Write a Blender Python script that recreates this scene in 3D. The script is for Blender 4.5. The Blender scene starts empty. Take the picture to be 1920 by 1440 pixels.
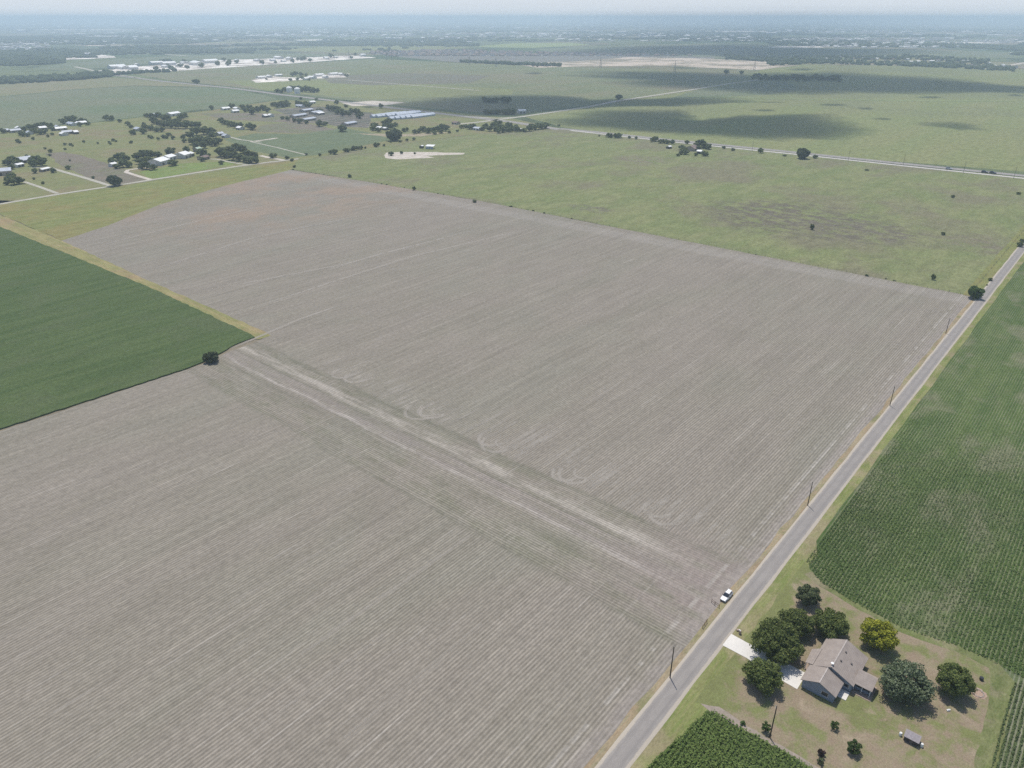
import bpy, bmesh, math, random
import numpy as np
from mathutils import Vector, Matrix
random.seed(7); rng = np.random.default_rng(7)
SC = bpy.context.scene; C = SC.collection
# ---------------------------------------------------------------- camera, sky, sun, exposure
CAMH = 150.0; FPX = 1385.0; HORY = 32.0                      # flying height; focal length and horizon row of the 1920 px photo
PITCH = math.atan((720 - HORY) / FPX)
cam = bpy.data.objects.new('camera', bpy.data.cameras.new('camera')); C.objects.link(cam); SC.camera = cam
cam.location = (0, 0, CAMH); cam.rotation_euler = (math.pi/2 - PITCH, 0, 0)
cam.data.sensor_width = 36; cam.data.lens = FPX/1920*36; cam.data.clip_start = 1; cam.data.clip_end = 300000
EL, AZ = math.radians(69), math.radians(-13)                # sun height, azimuth from +Y towards +X
wd = bpy.data.worlds.new('World'); SC.world = wd; wd.use_nodes = True
wn = wd.node_tree; bg = wn.nodes['Background']; sky = wn.nodes.new('ShaderNodeTexSky'); sky.sky_type = 'NISHITA'
sky.sun_disc = False; sky.sun_elevation = EL; sky.sun_rotation = AZ; sky.altitude = 150
sky.air_density = 1.0; sky.dust_density = 1.5; sky.ozone_density = 1.5
SKYS = 0.12; bg.inputs[1].default_value = SKYS
tc = wn.nodes.new('ShaderNodeTexCoord'); sz = wn.nodes.new('ShaderNodeSeparateXYZ'); wn.links.new(tc.outputs['Generated'], sz.inputs[0])
mr = wn.nodes.new('ShaderNodeMapRange'); mr.interpolation_type = 'SMOOTHSTEP'; mr.inputs[1].default_value = 0.0; mr.inputs[2].default_value = 0.22; wn.links.new(sz.outputs[2], mr.inputs[0])
wm = wn.nodes.new('ShaderNodeMix'); wm.data_type = 'RGBA'; wn.links.new(mr.outputs[0], wm.inputs[0])      # milky summer haze low on the sky
wm.inputs[6].default_value = (0.68/SKYS, 0.73/SKYS, 0.79/SKYS, 1); wn.links.new(sky.outputs[0], wm.inputs[7])
mr2 = wn.nodes.new('ShaderNodeMapRange'); mr2.inputs[1].default_value = -0.006; mr2.inputs[2].default_value = 0.001; wn.links.new(sz.outputs[2], mr2.inputs[0])
wl = wn.nodes.new('ShaderNodeMix'); wl.data_type = 'RGBA'; wn.links.new(mr2.outputs[0], wl.inputs[0]); wl.inputs[6].default_value = (0.43/SKYS, 0.58/SKYS, 0.75/SKYS, 1); wl.inputs[7].default_value = (0.68/SKYS, 0.73/SKYS, 0.79/SKYS, 1); wn.links.new(wl.outputs[2], wm.inputs[6]); wn.links.new(wm.outputs[2], bg.inputs[0])
sun = bpy.data.objects.new('sun', bpy.data.lights.new('sun', 'SUN')); C.objects.link(sun)
sun.data.energy = 3.5; sun.data.angle = math.radians(0.6); sun.data.color = (1.0, 0.95, 0.87)
SD = Vector((math.sin(AZ)*math.cos(EL), math.cos(AZ)*math.cos(EL), math.sin(EL)))
sun.rotation_euler = SD.to_track_quat('Z', 'Y').to_euler()
SC.view_settings.view_transform = 'Standard'; SC.view_settings.look = 'None'; SC.view_settings.exposure = 0.1; SC.view_settings.gamma = 1
SC.cycles.max_bounces = 6; SC.cycles.volume_bounces = 2; SC.cycles.transparent_max_bounces = 12
SC.cycles.use_denoising = False
HAZE = 1.6e-4

# ---------------------------------------------------------------- survey: point of the ground seen at a photo pixel, and the road frame
def G(px, py, h=0.0):
    u = (px-960)/FPX; v = (720-py)/FPX
    d = (u, math.cos(PITCH)+v*math.sin(PITCH), -math.sin(PITCH)+v*math.cos(PITCH))
    t = (h-CAMH)/d[2]
    return Vector((d[0]*t, d[1]*t, h))
def depth(p): return p.y*math.cos(PITCH)-(p.z-CAMH)*math.sin(PITCH)
RX, RY = 0.64323, 0.76567                                    # unit vector along the county road
OX, OY = 60.79, 160.53
RANG = math.atan2(RY, RX)
def F(r, w, z=0.0): return Vector((OX+RX*r+RY*w, OY+RY*r-RX*w, z))     # r metres up the road, w metres to its right

# ---------------------------------------------------------------- material builder
class S:
    def __init__(s, m, k): s.m = m; s.k = k
    def __add__(a, b): return a.m.op('ADD', a, b)
    def __radd__(a, b): return a.m.op('ADD', b, a)
    def __sub__(a, b): return a.m.op('SUBTRACT', a, b)
    def __rsub__(a, b): return a.m.op('SUBTRACT', b, a)
    def __mul__(a, b): return a.m.op('MULTIPLY', a, b)
    def __rmul__(a, b): return a.m.op('MULTIPLY', b, a)
    def __truediv__(a, b): return a.m.op('DIVIDE', a, b)
    def abs(a): return a.m.op('ABSOLUTE', a)
    def sin(a): return a.m.op('SINE', a)
class M:
    def __init__(s, name, rough=0.9, spec=0.1):
        s.mat = bpy.data.materials.new(name); s.mat.use_nodes = True; s.t = s.mat.node_tree; s.n = s.t.nodes
        s.b = s.n['Principled BSDF']; s.b.inputs['Roughness'].default_value = rough; s.b.inputs['Specular IOR Level'].default_value = spec
    def inp(s, node, i, v):
        if isinstance(v, S): s.t.links.new(v.k, node.inputs[i])
        else: node.inputs[i].default_value = v
    def op(s, o, *a):
        n = s.n.new('ShaderNodeMath'); n.operation = o
        for i, v in enumerate(a): s.inp(n, i, v)
        return S(s, n.outputs[0])
    def frame(s, obj=False):
        if obj:
            g = s.n.new('ShaderNodeTexCoord'); k = g.outputs['Object']
        else:
            g = s.n.new('ShaderNodeNewGeometry'); k = g.outputs['Position']
        x = s.n.new('ShaderNodeSeparateXYZ'); s.t.links.new(k, x.inputs[0])
        X, Y, Z = (S(s, x.outputs[i]) for i in range(3))
        if obj: return X, Y, Z
        X = X - OX; Y = Y - OY
        return X*RX + Y*RY, X*RY - Y*RX, Z
    def vec(s, a, b, c=0.0):
        n = s.n.new('ShaderNodeCombineXYZ')
        for i, v in enumerate((a, b, c)): s.inp(n, i, v)
        return S(s, n.outputs[0])
    def noise(s, v, scale=1.0, detail=3.0, rough=0.55, dist=0.0):
        n = s.n.new('ShaderNodeTexNoise'); s.inp(n, 0, v); n.inputs['Scale'].default_value = scale
        n.inputs['Detail'].default_value = detail; n.inputs['Roughness'].default_value = rough; n.inputs['Distortion'].default_value = dist
        return S(s, n.outputs[0])
    def step(s, x, a, b, lo=0.0, hi=1.0):                   # smooth map of a..b to lo..hi
        n = s.n.new('ShaderNodeMapRange'); n.interpolation_type = 'SMOOTHSTEP'
        for i, v in enumerate((x, a, b, lo, hi)): s.inp(n, i, v)
        return S(s, n.outputs[0])
    def mix(s, f, a, b):
        n = s.n.new('ShaderNodeMix'); n.data_type = 'RGBA'
        s.inp(n, 0, f)
        for i, v in ((6, a), (7, b)):
            if isinstance(v, S): s.t.links.new(v.k, n.inputs[i])
            else: n.inputs[i].default_value = (*v, 1)
        return S(s, n.outputs[2])
    def scale(s, col, f):
        n = s.n.new('ShaderNodeVectorMath'); n.operation = 'SCALE'
        if isinstance(col, S): s.t.links.new(col.k, n.inputs[0])
        else: n.inputs[0].default_value = col
        s.inp(n, 3, f); return S(s, n.outputs[0])
    def rand(s):
        g = s.n.new('ShaderNodeNewGeometry'); return S(s, g.outputs['Random Per Island'])
    def objrand(s):
        g = s.n.new('ShaderNodeObjectInfo'); return S(s, g.outputs['Random'])
    def out(s, col):
        if isinstance(col, S): s.t.links.new(col.k, s.b.inputs['Base Color'])
        else: s.b.inputs['Base Color'].default_value = (*col, 1)
        return s.mat
    def bump(s, h, strength=0.5, dist=0.1):
        n = s.n.new('ShaderNodeBump'); n.inputs['Strength'].default_value = strength; n.inputs['Distance'].default_value = dist
        s.t.links.new(h.k, n.inputs['Height']); s.t.links.new(n.outputs[0], s.b.inputs['Normal'])
def plain(name, col, rough=0.7, spec=0.3, var=0.12, sc=1.5):
    m = M(name, rough, spec); X, Y, Z = m.frame(True)
    n = m.noise(m.vec(X, Y, Z), sc, 4)
    return m.out(m.scale(col, m.step(n, 0.3, 0.7, 1-var, 1+var)))
def ground_mat(name, a, b, c, row=0.0, amp=0.0, across=False, streak=(70, 9), patch=90, grain=1.6, ga=0.16, wob=0.0, worn=()):
    """a-b streaks drawn out along the rows, c in broad patches, fine grain, optional crop rows (spacing row, strength amp)"""
    m = M(name, 0.95, 0.05); r, w, z = m.frame()
    if across: r, w = w, r
    n1 = m.noise(m.vec(r/streak[0], w/streak[1]), 1.0, 5, 0.6)
    n2 = m.noise(m.vec(r/patch, w/patch, 3.3), 1.0, 5, 0.62, 0.4)
    n3 = m.noise(m.vec(r/(grain*2.2), w/grain, 7.0), 1.0, 5, 0.75)
    n4 = m.noise(m.vec(r/14, w/7, 9.0), 1.0, 6, 0.75)
    col = m.mix(m.step(n1, 0.36, 0.64), a, b)
    col = m.mix(m.step(n2, 0.46, 0.66, 0, 0.85), col, c)
    for px, py, ra, rb, cc in worn:                          # worn places of the real pasture
        g_ = G(px, py); r0 = (g_.x-OX)*RX+(g_.y-OY)*RY; w0 = (g_.x-OX)*RY-(g_.y-OY)*RX
        a_ = (r-r0)/ra; b_ = (w-w0)/rb; nn_ = m.noise(m.vec(r/9, w/16, 13), 1.0, 6, 0.7)
        col = m.mix(m.step(a_*a_+b_*b_, 1.3, 0.1)*m.step(nn_, 0.42, 0.60)*0.85, col, cc)
    f = (m.step(n3, 0.25, 0.75, 1-ga, 1+ga))*(m.step(n4, 0.34, 0.66, 0.86, 1.12))
    if row:
        ww = w + (m.noise(m.vec(r/9, w/30), 1.0, 2) - 0.5)*(0.5+wob)
        s = (ww*(2*math.pi/row)).sin()
        f = f*(s*amp*m.step(n4, 0.25, 0.7, 0.55, 1.25) + 1.0)
    return m.out(m.scale(col, f))
def gravel(name, a, b, sc=0.25, ga=0.15, spec=0.1, big=None):
    m = M(name, 0.9, spec); r, w, z = m.frame()
    n1 = m.noise(m.vec(r/10, w/5), 1.0, 5, 0.65) if big is None else m.noise(m.vec(r/big, w/big), 1.0, 7, 0.7); n2 = m.noise(m.vec(r, w), 1/sc, 3, 0.7)
    return m.out(m.scale(m.mix(m.step(n1, 0.35 if big is None else 0.44, 0.65 if big is None else 0.58), a, b), m.step(n2, 0.25, 0.75, 1-ga, 1+ga)))

# ---------------------------------------------------------------- mesh helpers
def mesh_np(name, V, Fc, mats, midx=None, smooth=False):
    me = bpy.data.meshes.new(name); V = np.asarray(V, dtype=np.float32); Fc = np.asarray(Fc, dtype=np.int32)
    k = Fc.shape[1]
    me.vertices.add(len(V)); me.vertices.foreach_set('co', V.ravel())
    me.loops.add(Fc.size); me.loops.foreach_set('vertex_index', Fc.ravel())
    me.polygons.add(len(Fc)); me.polygons.foreach_set('loop_start', np.arange(0, Fc.size, k, dtype=np.int32))
    me.polygons.foreach_set('loop_total', np.full(len(Fc), k, dtype=np.int32))
    for m in mats: me.materials.append(m)
    if midx is not None: me.polygons.foreach_set('material_index', np.asarray(midx, dtype=np.int32))
    if smooth: me.polygons.foreach_set('use_smooth', np.ones(len(Fc), dtype=bool))
    me.update(calc_edges=True); return me
def link(name, me, parent=None, **p):
    o = bpy.data.objects.new(name, me); C.objects.link(o)
    if parent is not None: o.parent = parent
    for k, v in p.items(): o[k] = v
    return o
def empty(name, loc, rz=0.0, **p):
    o = bpy.data.objects.new(name, None); C.objects.link(o); o.location = loc; o.rotation_euler = (0, 0, rz); o.empty_display_size = 0.5
    for k, v in p.items(): o[k] = v
    return o
class B:
    """collects boxes, prisms and tubes for one part"""
    def __init__(s): s.v = []; s.f = []; s.m = []
    def add(s, vs, fs, mi=0):
        k = len(s.v); s.v += [tuple(v) for v in vs]; s.f += [tuple(i+k for i in f) for f in fs]; s.m += [mi]*len(fs); return s
    def box(s, x0, x1, y0, y1, z0, z1, mi=0):
        vs = [(x, y, z) for z in (z0, z1) for y in (y0, y1) for x in (x0, x1)]
        return s.add(vs, [(0, 2, 3, 1), (4, 5, 7, 6), (0, 1, 5, 4), (2, 6, 7, 3), (0, 4, 6, 2), (1, 3, 7, 5)], mi)
    def loft(s, rings, mi=0, cap=True):
        n = len(rings[0]); vs = [p for r in rings for p in r]; fs = []
        for i in range(len(rings)-1):
            for j in range(n): fs.append((i*n+j, i*n+(j+1) % n, (i+1)*n+(j+1) % n, (i+1)*n+j))
        if cap: fs.append(tuple(range(n-1, -1, -1))); fs.append(tuple((len(rings)-1)*n+j for j in range(n)))
        return s.add(vs, fs, mi)
    def tube(s, a, b, r0, r1=None, n=8, mi=0):
        a = Vector(a); b = Vector(b); r1 = r0 if r1 is None else r1; d = (b-a).normalized()
        u = d.orthogonal().normalized(); w = d.cross(u)
        ring = lambda c, r: [c+(u*math.cos(t)+w*math.sin(t))*r for t in [2*math.pi*i/n for i in range(n)]]
        return s.loft([ring(a, r0), ring(b, r1)], mi)
    def mesh(s, name, mats, bevel=0.0):
        me = bpy.data.meshes.new(name); me.from_pydata([tuple(v) for v in s.v], [], s.f)
        for m in mats: me.materials.append(m)
        me.polygons.foreach_set('material_index', s.m); me.update()
        if bevel:
            bm = bmesh.new(); bm.from_mesh(me); bmesh.ops.recalc_face_normals(bm, faces=bm.faces)
            bmesh.ops.bevel(bm, geom=[e for e in bm.edges if len(e.link_faces) == 2 and e.calc_face_angle(0) > 0.5], offset=bevel, segments=2, affect='EDGES', profile=0.6)
            bm.to_mesh(me); bm.free()
        return me
    def obj(s, name, mat, parent=None, bevel=0.0, **p):
        return link(name, s.mesh(name, mat if isinstance(mat, list) else [mat], bevel), parent, **p)
def sheet(name, pts, z, mat, kind='structure', **p):
    bm = bmesh.new(); vs = [bm.verts.new((q[0], q[1], z)) for q in pts]; f = bm.faces.new(vs); bm.normal_update()
    if f.normal.z < 0: f.normal_flip()
    bmesh.ops.triangulate(bm, faces=[f]); me = bpy.data.meshes.new(name); bm.to_mesh(me); bm.free(); me.materials.append(mat)
    return link(name, me, None, kind=kind, **p)
def wob(pts, amp, step, seed=1, closed=True):
    """break a straight outline into a slightly uneven one"""
    r = random.Random(seed); out = []
    n = len(pts)
    for i in range(n if closed else n-1):
        a = Vector(pts[i]).to_2d(); b = Vector(pts[(i+1) % n]).to_2d(); L = (b-a).length; k = max(1, min(60, int(L/step)))
        nrm = Vector((-(b-a).y, (b-a).x)).normalized() if L else Vector((0, 0))
        for j in range(k): out.append(a+(b-a)*(j/k)+nrm*(r.uniform(-amp, amp) if j else 0))
    if not closed: out.append(Vector(pts[-1]).to_2d())
    return out
def ribbon_pts(line, width):
    """left and right borders of a strip along a list of ground points"""
    L = [Vector(q).to_2d() for q in line]; lf = []; rt = []
    for i, q in enumerate(L):
        d = (L[min(i+1, len(L)-1)]-L[max(i-1, 0)]).normalized(); n = Vector((-d.y, d.x)); wd_ = width[i] if isinstance(width, (list, tuple)) else width
        lf.append(q+n*wd_/2); rt.append(q-n*wd_/2)
    return lf, rt
def strips(name, lines, z, mat, **p):
    V = []; Fc = []
    for line, width in lines:
        lf, rt = ribbon_pts(line, width); k = len(V)
        for a, b in zip(lf, rt): V += [(a.x, a.y, z), (b.x, b.y, z)]
        for i in range(len(lf)-1): Fc.append((k+2*i, k+2*i+1, k+2*i+3, k+2*i+2))
        z += 0.0006
    return link(name, mesh_np(name, V, Fc, [mat]), None, **p)
PX = lambda *q: [G(a, b) for a, b in q]

# ---------------------------------------------------------------- the ground and its fields
def far_ground_mat():
    m = M('farmland patchwork', 0.95, 0.05); r, w, z = m.frame()
    wr = (m.noise(m.vec(r/2500, w/2500), 1.0, 2)-0.5)*500
    cell = m.n.new('ShaderNodeTexVoronoi'); cell.distance = 'CHEBYCHEV'; cell.inputs['Scale'].default_value = 1.0; cell.inputs['Randomness'].default_value = 0.75
    m.t.links.new(m.vec((r+wr)/900, (w-wr)/650).k, cell.inputs['Vector'])
    cs = m.n.new('ShaderNodeSeparateColor'); m.t.links.new(cell.outputs['Color'], cs.inputs[0])
    c1 = S(m, cs.outputs[0]); c2 = S(m, cs.outputs[1])
    col = m.mix(m.step(c1, 0.25, 0.35), (0.13, 0.155, 0.075), (0.075, 0.11, 0.05))
    col = m.mix(m.step(c1, 0.6, 0.65), col, (0.17, 0.16, 0.10))
    col = m.mix(m.step(c2, 0.75, 0.8), col, (0.10, 0.125, 0.07))
    col = m.mix(m.step(c2, 0.12, 0.08), col, (0.22, 0.19, 0.14))
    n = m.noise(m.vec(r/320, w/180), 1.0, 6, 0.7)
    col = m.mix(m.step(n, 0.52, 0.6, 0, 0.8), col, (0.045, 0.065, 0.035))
    n5 = m.noise(m.vec(r/60, w/60), 1.0, 4, 0.7)
    return m.out(m.scale(col, m.step(n5, 0.3, 0.7, 0.8, 1.2)))
g = [0]; q = 60.0
while g[-1] < 60000: g.append(g[-1]+q); q *= 1.22
ax = np.array([-a for a in g[:0:-1]]+g); nx = len(ax)
XX, YY = np.meshgrid(ax, ax); V = np.stack([XX.ravel(), YY.ravel(), np.zeros(XX.size)], 1)
ii = (np.arange(nx-1)[:, None]*nx+np.arange(nx-1)[None, :]).ravel()
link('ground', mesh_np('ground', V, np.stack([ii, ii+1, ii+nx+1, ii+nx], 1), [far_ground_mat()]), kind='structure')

PAST = ground_mat('pasture grass', (0.160, 0.186, 0.082), (0.196, 0.208, 0.100), (0.176, 0.162, 0.106), streak=(60, 22), patch=80, ga=0.24, worn=((1500, 412, 75, 95, (0.125, 0.112, 0.088)), (1440, 400, 60, 50, (0.13, 0.115, 0.09)), (1110, 392, 14, 26, (0.14, 0.125, 0.10)), (1210, 300, 40, 40, (0.185, 0.16, 0.12)), (1600, 430, 40, 70, (0.14, 0.125, 0.10)), (1860, 460, 30, 40, (0.17, 0.15, 0.11))))
PAST2 = ground_mat('rough pasture grass', (0.168, 0.185, 0.081), (0.196, 0.196, 0.090), (0.207, 0.175, 0.104), streak=(40, 22), patch=60, ga=0.2)
GREEN = ground_mat('green summer grass', (0.168, 0.189, 0.071), (0.196, 0.199, 0.081), (0.213, 0.184, 0.081), streak=(40, 14), patch=60)
FARG = ground_mat('far green crop', (0.185, 0.210, 0.090), (0.207, 0.215, 0.100), (0.168, 0.179, 0.095), streak=(400, 60), patch=500, grain=6)
FARO = ground_mat('far olive crop', (0.150, 0.172, 0.092), (0.180, 0.190, 0.105), (0.198, 0.178, 0.116), streak=(500, 70), patch=400, grain=6)
FARD = ground_mat('far grey green crop', (0.147, 0.168, 0.100), (0.163, 0.174, 0.110), (0.125, 0.162, 0.089), streak=(300, 70), patch=250, grain=6)
TAN = ground_mat('dry tan stubble', (0.22, 0.20, 0.12), (0.19, 0.19, 0.11), (0.18, 0.19, 0.10), streak=(120, 40), patch=200, grain=5)
BROWN = ground_mat('bare brown soil', (0.19, 0.16, 0.125), (0.165, 0.15, 0.115), (0.15, 0.16, 0.09), streak=(60, 9), patch=60, grain=2)
GARD = ground_mat('green vegetable rows', (0.115, 0.15, 0.085), (0.14, 0.165, 0.095), (0.13, 0.155, 0.08), row=6, amp=0.12, streak=(100, 12), patch=80)
PALE = gravel('pale gravel', (0.55, 0.50, 0.44), (0.42, 0.37, 0.31), 2.0)
SAND = gravel('graded sandy soil', (0.52, 0.44, 0.36), (0.24, 0.21, 0.15), 20.0, big=220)
LIME = gravel('white limestone yard', (0.80, 0.75, 0.68), (0.30, 0.26, 0.22), 20.0, big=70)
TRACK = gravel('pale caliche road', (0.42, 0.40, 0.34), (0.34, 0.32, 0.26), 1.0)
TARM = gravel('far highway tarmac', (0.30, 0.28, 0.26), (0.25, 0.235, 0.22), 2.0)
ROOFT = gravel('estate ground', (0.20, 0.18, 0.17), (0.14, 0.15, 0.12), 12.0)
zf = 0.02
def fld(name, pts, mat, amp=1.0, step=40, z=None):
    global zf; zf += 0.006
    return sheet(name, wob([G(*q) for q in pts], amp, step, int(round(zf*500))), zf if z is None else z, mat)
# far farmland, from the horizon inwards
fld('far_field', [(-300, 200), (0, 182), (120, 170), (250, 161), (440, 166), (520, 185), (400, 205), (270, 218), (150, 232), (0, 243), (-300, 262)], FARD, 3)
fld('far_field', [(-300, 176), (0, 158), (120, 150), (210, 145), (330, 155), (436, 164), (250, 160.5), (120, 169), (0, 181), (-300, 198)], TAN, 3)
fld('far_field', [(240, 137), (360, 131), (560, 119), (700, 110), (860, 118), (1100, 127), (1430, 131), (1440, 148), (1300, 168), (960, 216), (800, 203), (640, 186), (440, 163), (330, 152)], FARO, 4)
fld('far_field', [(420, 152), (560, 148), (640, 152), (760, 156), (960, 168), (960, 178), (700, 186), (600, 178), (500, 170)], FARG, 3)
fld('far_field', [(600, 143), (760, 137), (920, 142), (880, 156), (700, 160), (620, 156)], ground_mat('brownish field', (0.17, 0.155, 0.12), (0.15, 0.155, 0.11), (0.16, 0.16, 0.11), patch=200, grain=6, streak=(300, 60)), 3)
fld('far_field', [(1430, 131), (1480, 121), (1640, 122), (1930, 130), (2200, 138), (2200, 350), (1920, 322), (1500, 290), (1240, 262), (1050, 238), (985, 219), (1310, 168)], FARG, 4)
fld('far_field', [(1310, 168.5), (1460, 148), (1500, 168), (1440, 178), (1250, 186)], FARD, 4)
fld('far_field', [(130, 118), (330, 104), (560, 100), (660, 103), (350, 113), (200, 126), (130, 133), (60, 128)], FARD, 5)
fld('far_field', [(600, 88), (760, 84), (900, 88), (740, 97), (660, 99), (500, 95)], FARG, 5)
fld('far_field', [(880, 88), (960, 81), (1070, 80), (1110, 84), (1000, 90)], ground_mat('bright far field', (0.24, 0.29, 0.11), (0.22, 0.26, 0.11), (0.20, 0.24, 0.10), patch=200, grain=6, streak=(300, 60)), 5)
fld('far_field', [(1000, 92), (1180, 84), (1400, 80), (1640, 91), (1900, 98), (1900, 108), (1640, 106), (1460, 113), (1200, 105), (1060, 101)], FARD, 5)
fld('estate_ground', [(690, 100), (800, 92), (960, 99), (1180, 103), (1340, 107), (1340, 112), (1100, 117), (960, 121), (860, 117), (760, 108)], ROOFT, 4)
fld('graded_ground', [(950, 119), (1080, 115), (1180, 107), (1330, 110), (1440, 116), (1500, 123), (1420, 131), (1270, 124), (1100, 124), (1010, 127)], SAND, 8, 40)
fld('quarry_floor', [(175, 134), (250, 126), (330, 119), (400, 113), (560, 108), (660, 104), (705, 108), (560, 118), (420, 127), (330, 133), (230, 137)], LIME, 8, 40)
fld('quarry_floor', [(72, 113), (110, 107), (150, 104), (180, 102), (214, 105), (218, 108), (130, 112), (90, 114)], LIME, 6, 40)
fld('quarry_floor', [(470, 150), (500, 143), (560, 146), (600, 140), (655, 138), (650, 145), (580, 148), (540, 152), (480, 155)], LIME, 4, 30)
fld('tan_field', [(1600, 108), (1660, 107), (1800, 112), (1900, 118), (1920, 123), (1700, 120), (1600, 117)], TAN, 6)
# homestead belt
fld('homestead_pasture', [(-300, 263), (0, 244), (150, 233), (270, 219), (400, 206), (520, 188), (640, 190), (800, 206), (960, 222), (1052, 241), (900, 251), (730, 272), (560, 300), (0, 385), (-300, 437)], PAST2, 2)
fld('bare_strip', [(85, 288), (120, 285), (160, 294), (235, 318), (290, 338), (225, 348), (175, 340), (118, 312)], BROWN, 2, 12)
fld('bare_strip', [(375, 213), (460, 212), (560, 214), (620, 222), (600, 232), (500, 228), (420, 224)], BROWN, 2, 12)
fld('vegetable_field', [(420, 262), (480, 250), (560, 252), (640, 240), (700, 250), (735, 262), (600, 290), (540, 296), (470, 282)], GARD, 1)
fld('vegetable_field', [(486, 236), (560, 228), (630, 243), (560, 250), (480, 247)], BROWN, 2, 12)
fld('farm_lawn', [(262, 322), (340, 307), (430, 303), (440, 308), (300, 334), (280, 335)], ground_mat('bright lawn', (0.17, 0.22, 0.06), (0.15, 0.20, 0.07), (0.19, 0.21, 0.09), patch=20, streak=(20, 8)), 1, 10)
fld('nursery_yard', [(510, 205), (600, 200), (700, 212), (690, 240), (640, 238), (560, 222)], ground_mat('nursery beds', (0.13, 0.12, 0.10), (0.17, 0.155, 0.13), (0.10, 0.11, 0.08), row=14, amp=0.3, across=True, streak=(40, 10), patch=40), 2, 12)
fld('bare_strip', [(640, 193), (700, 189), (760, 192), (720, 198), (660, 199)], PALE, 2, 12)
fld('bare_strip', [(660, 250), (740, 252), (850, 248), (790, 256), (720, 256)], gravel('tan dirt', (0.34, 0.28, 0.19), (0.25, 0.22, 0.15), 3), 2, 12)
# big pasture beyond the ploughed field, green wedge left of it
fld('pasture', [(560, 300), (730, 272), (900, 251), (1052, 241), (1240, 263), (1500, 291), (1930, 334), (2250, 362), (2250, 440), (1825, 557), (1500, 494), (1180, 432), (900, 377), (700, 343), (545, 318)], PAST, 1)
fld('pasture', [(-300, 437), (0, 383), (560, 300), (545, 320), (420, 350), (300, 385), (200, 425), (125, 455), (0, 402), (-300, 330)], GREEN, 1.0, 15)
fld('pale_patch', [(720, 291), (726, 286), (780, 285), (872, 287), (868, 290), (800, 292), (815, 296), (745, 299), (724, 297)], PALE, 1.2, 6)
if 0: fld('bare_patch', [(1370, 400), (1420, 388), (1560, 396), (1640, 415), (1650, 437), (1560, 442), (1440, 430), (1380, 418)], ground_mat('worn grass', (0.140, 0.132, 0.095), (0.125, 0.125, 0.090), (0.160, 0.185, 0.085), streak=(22, 9), patch=22), 6, 8)

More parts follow.
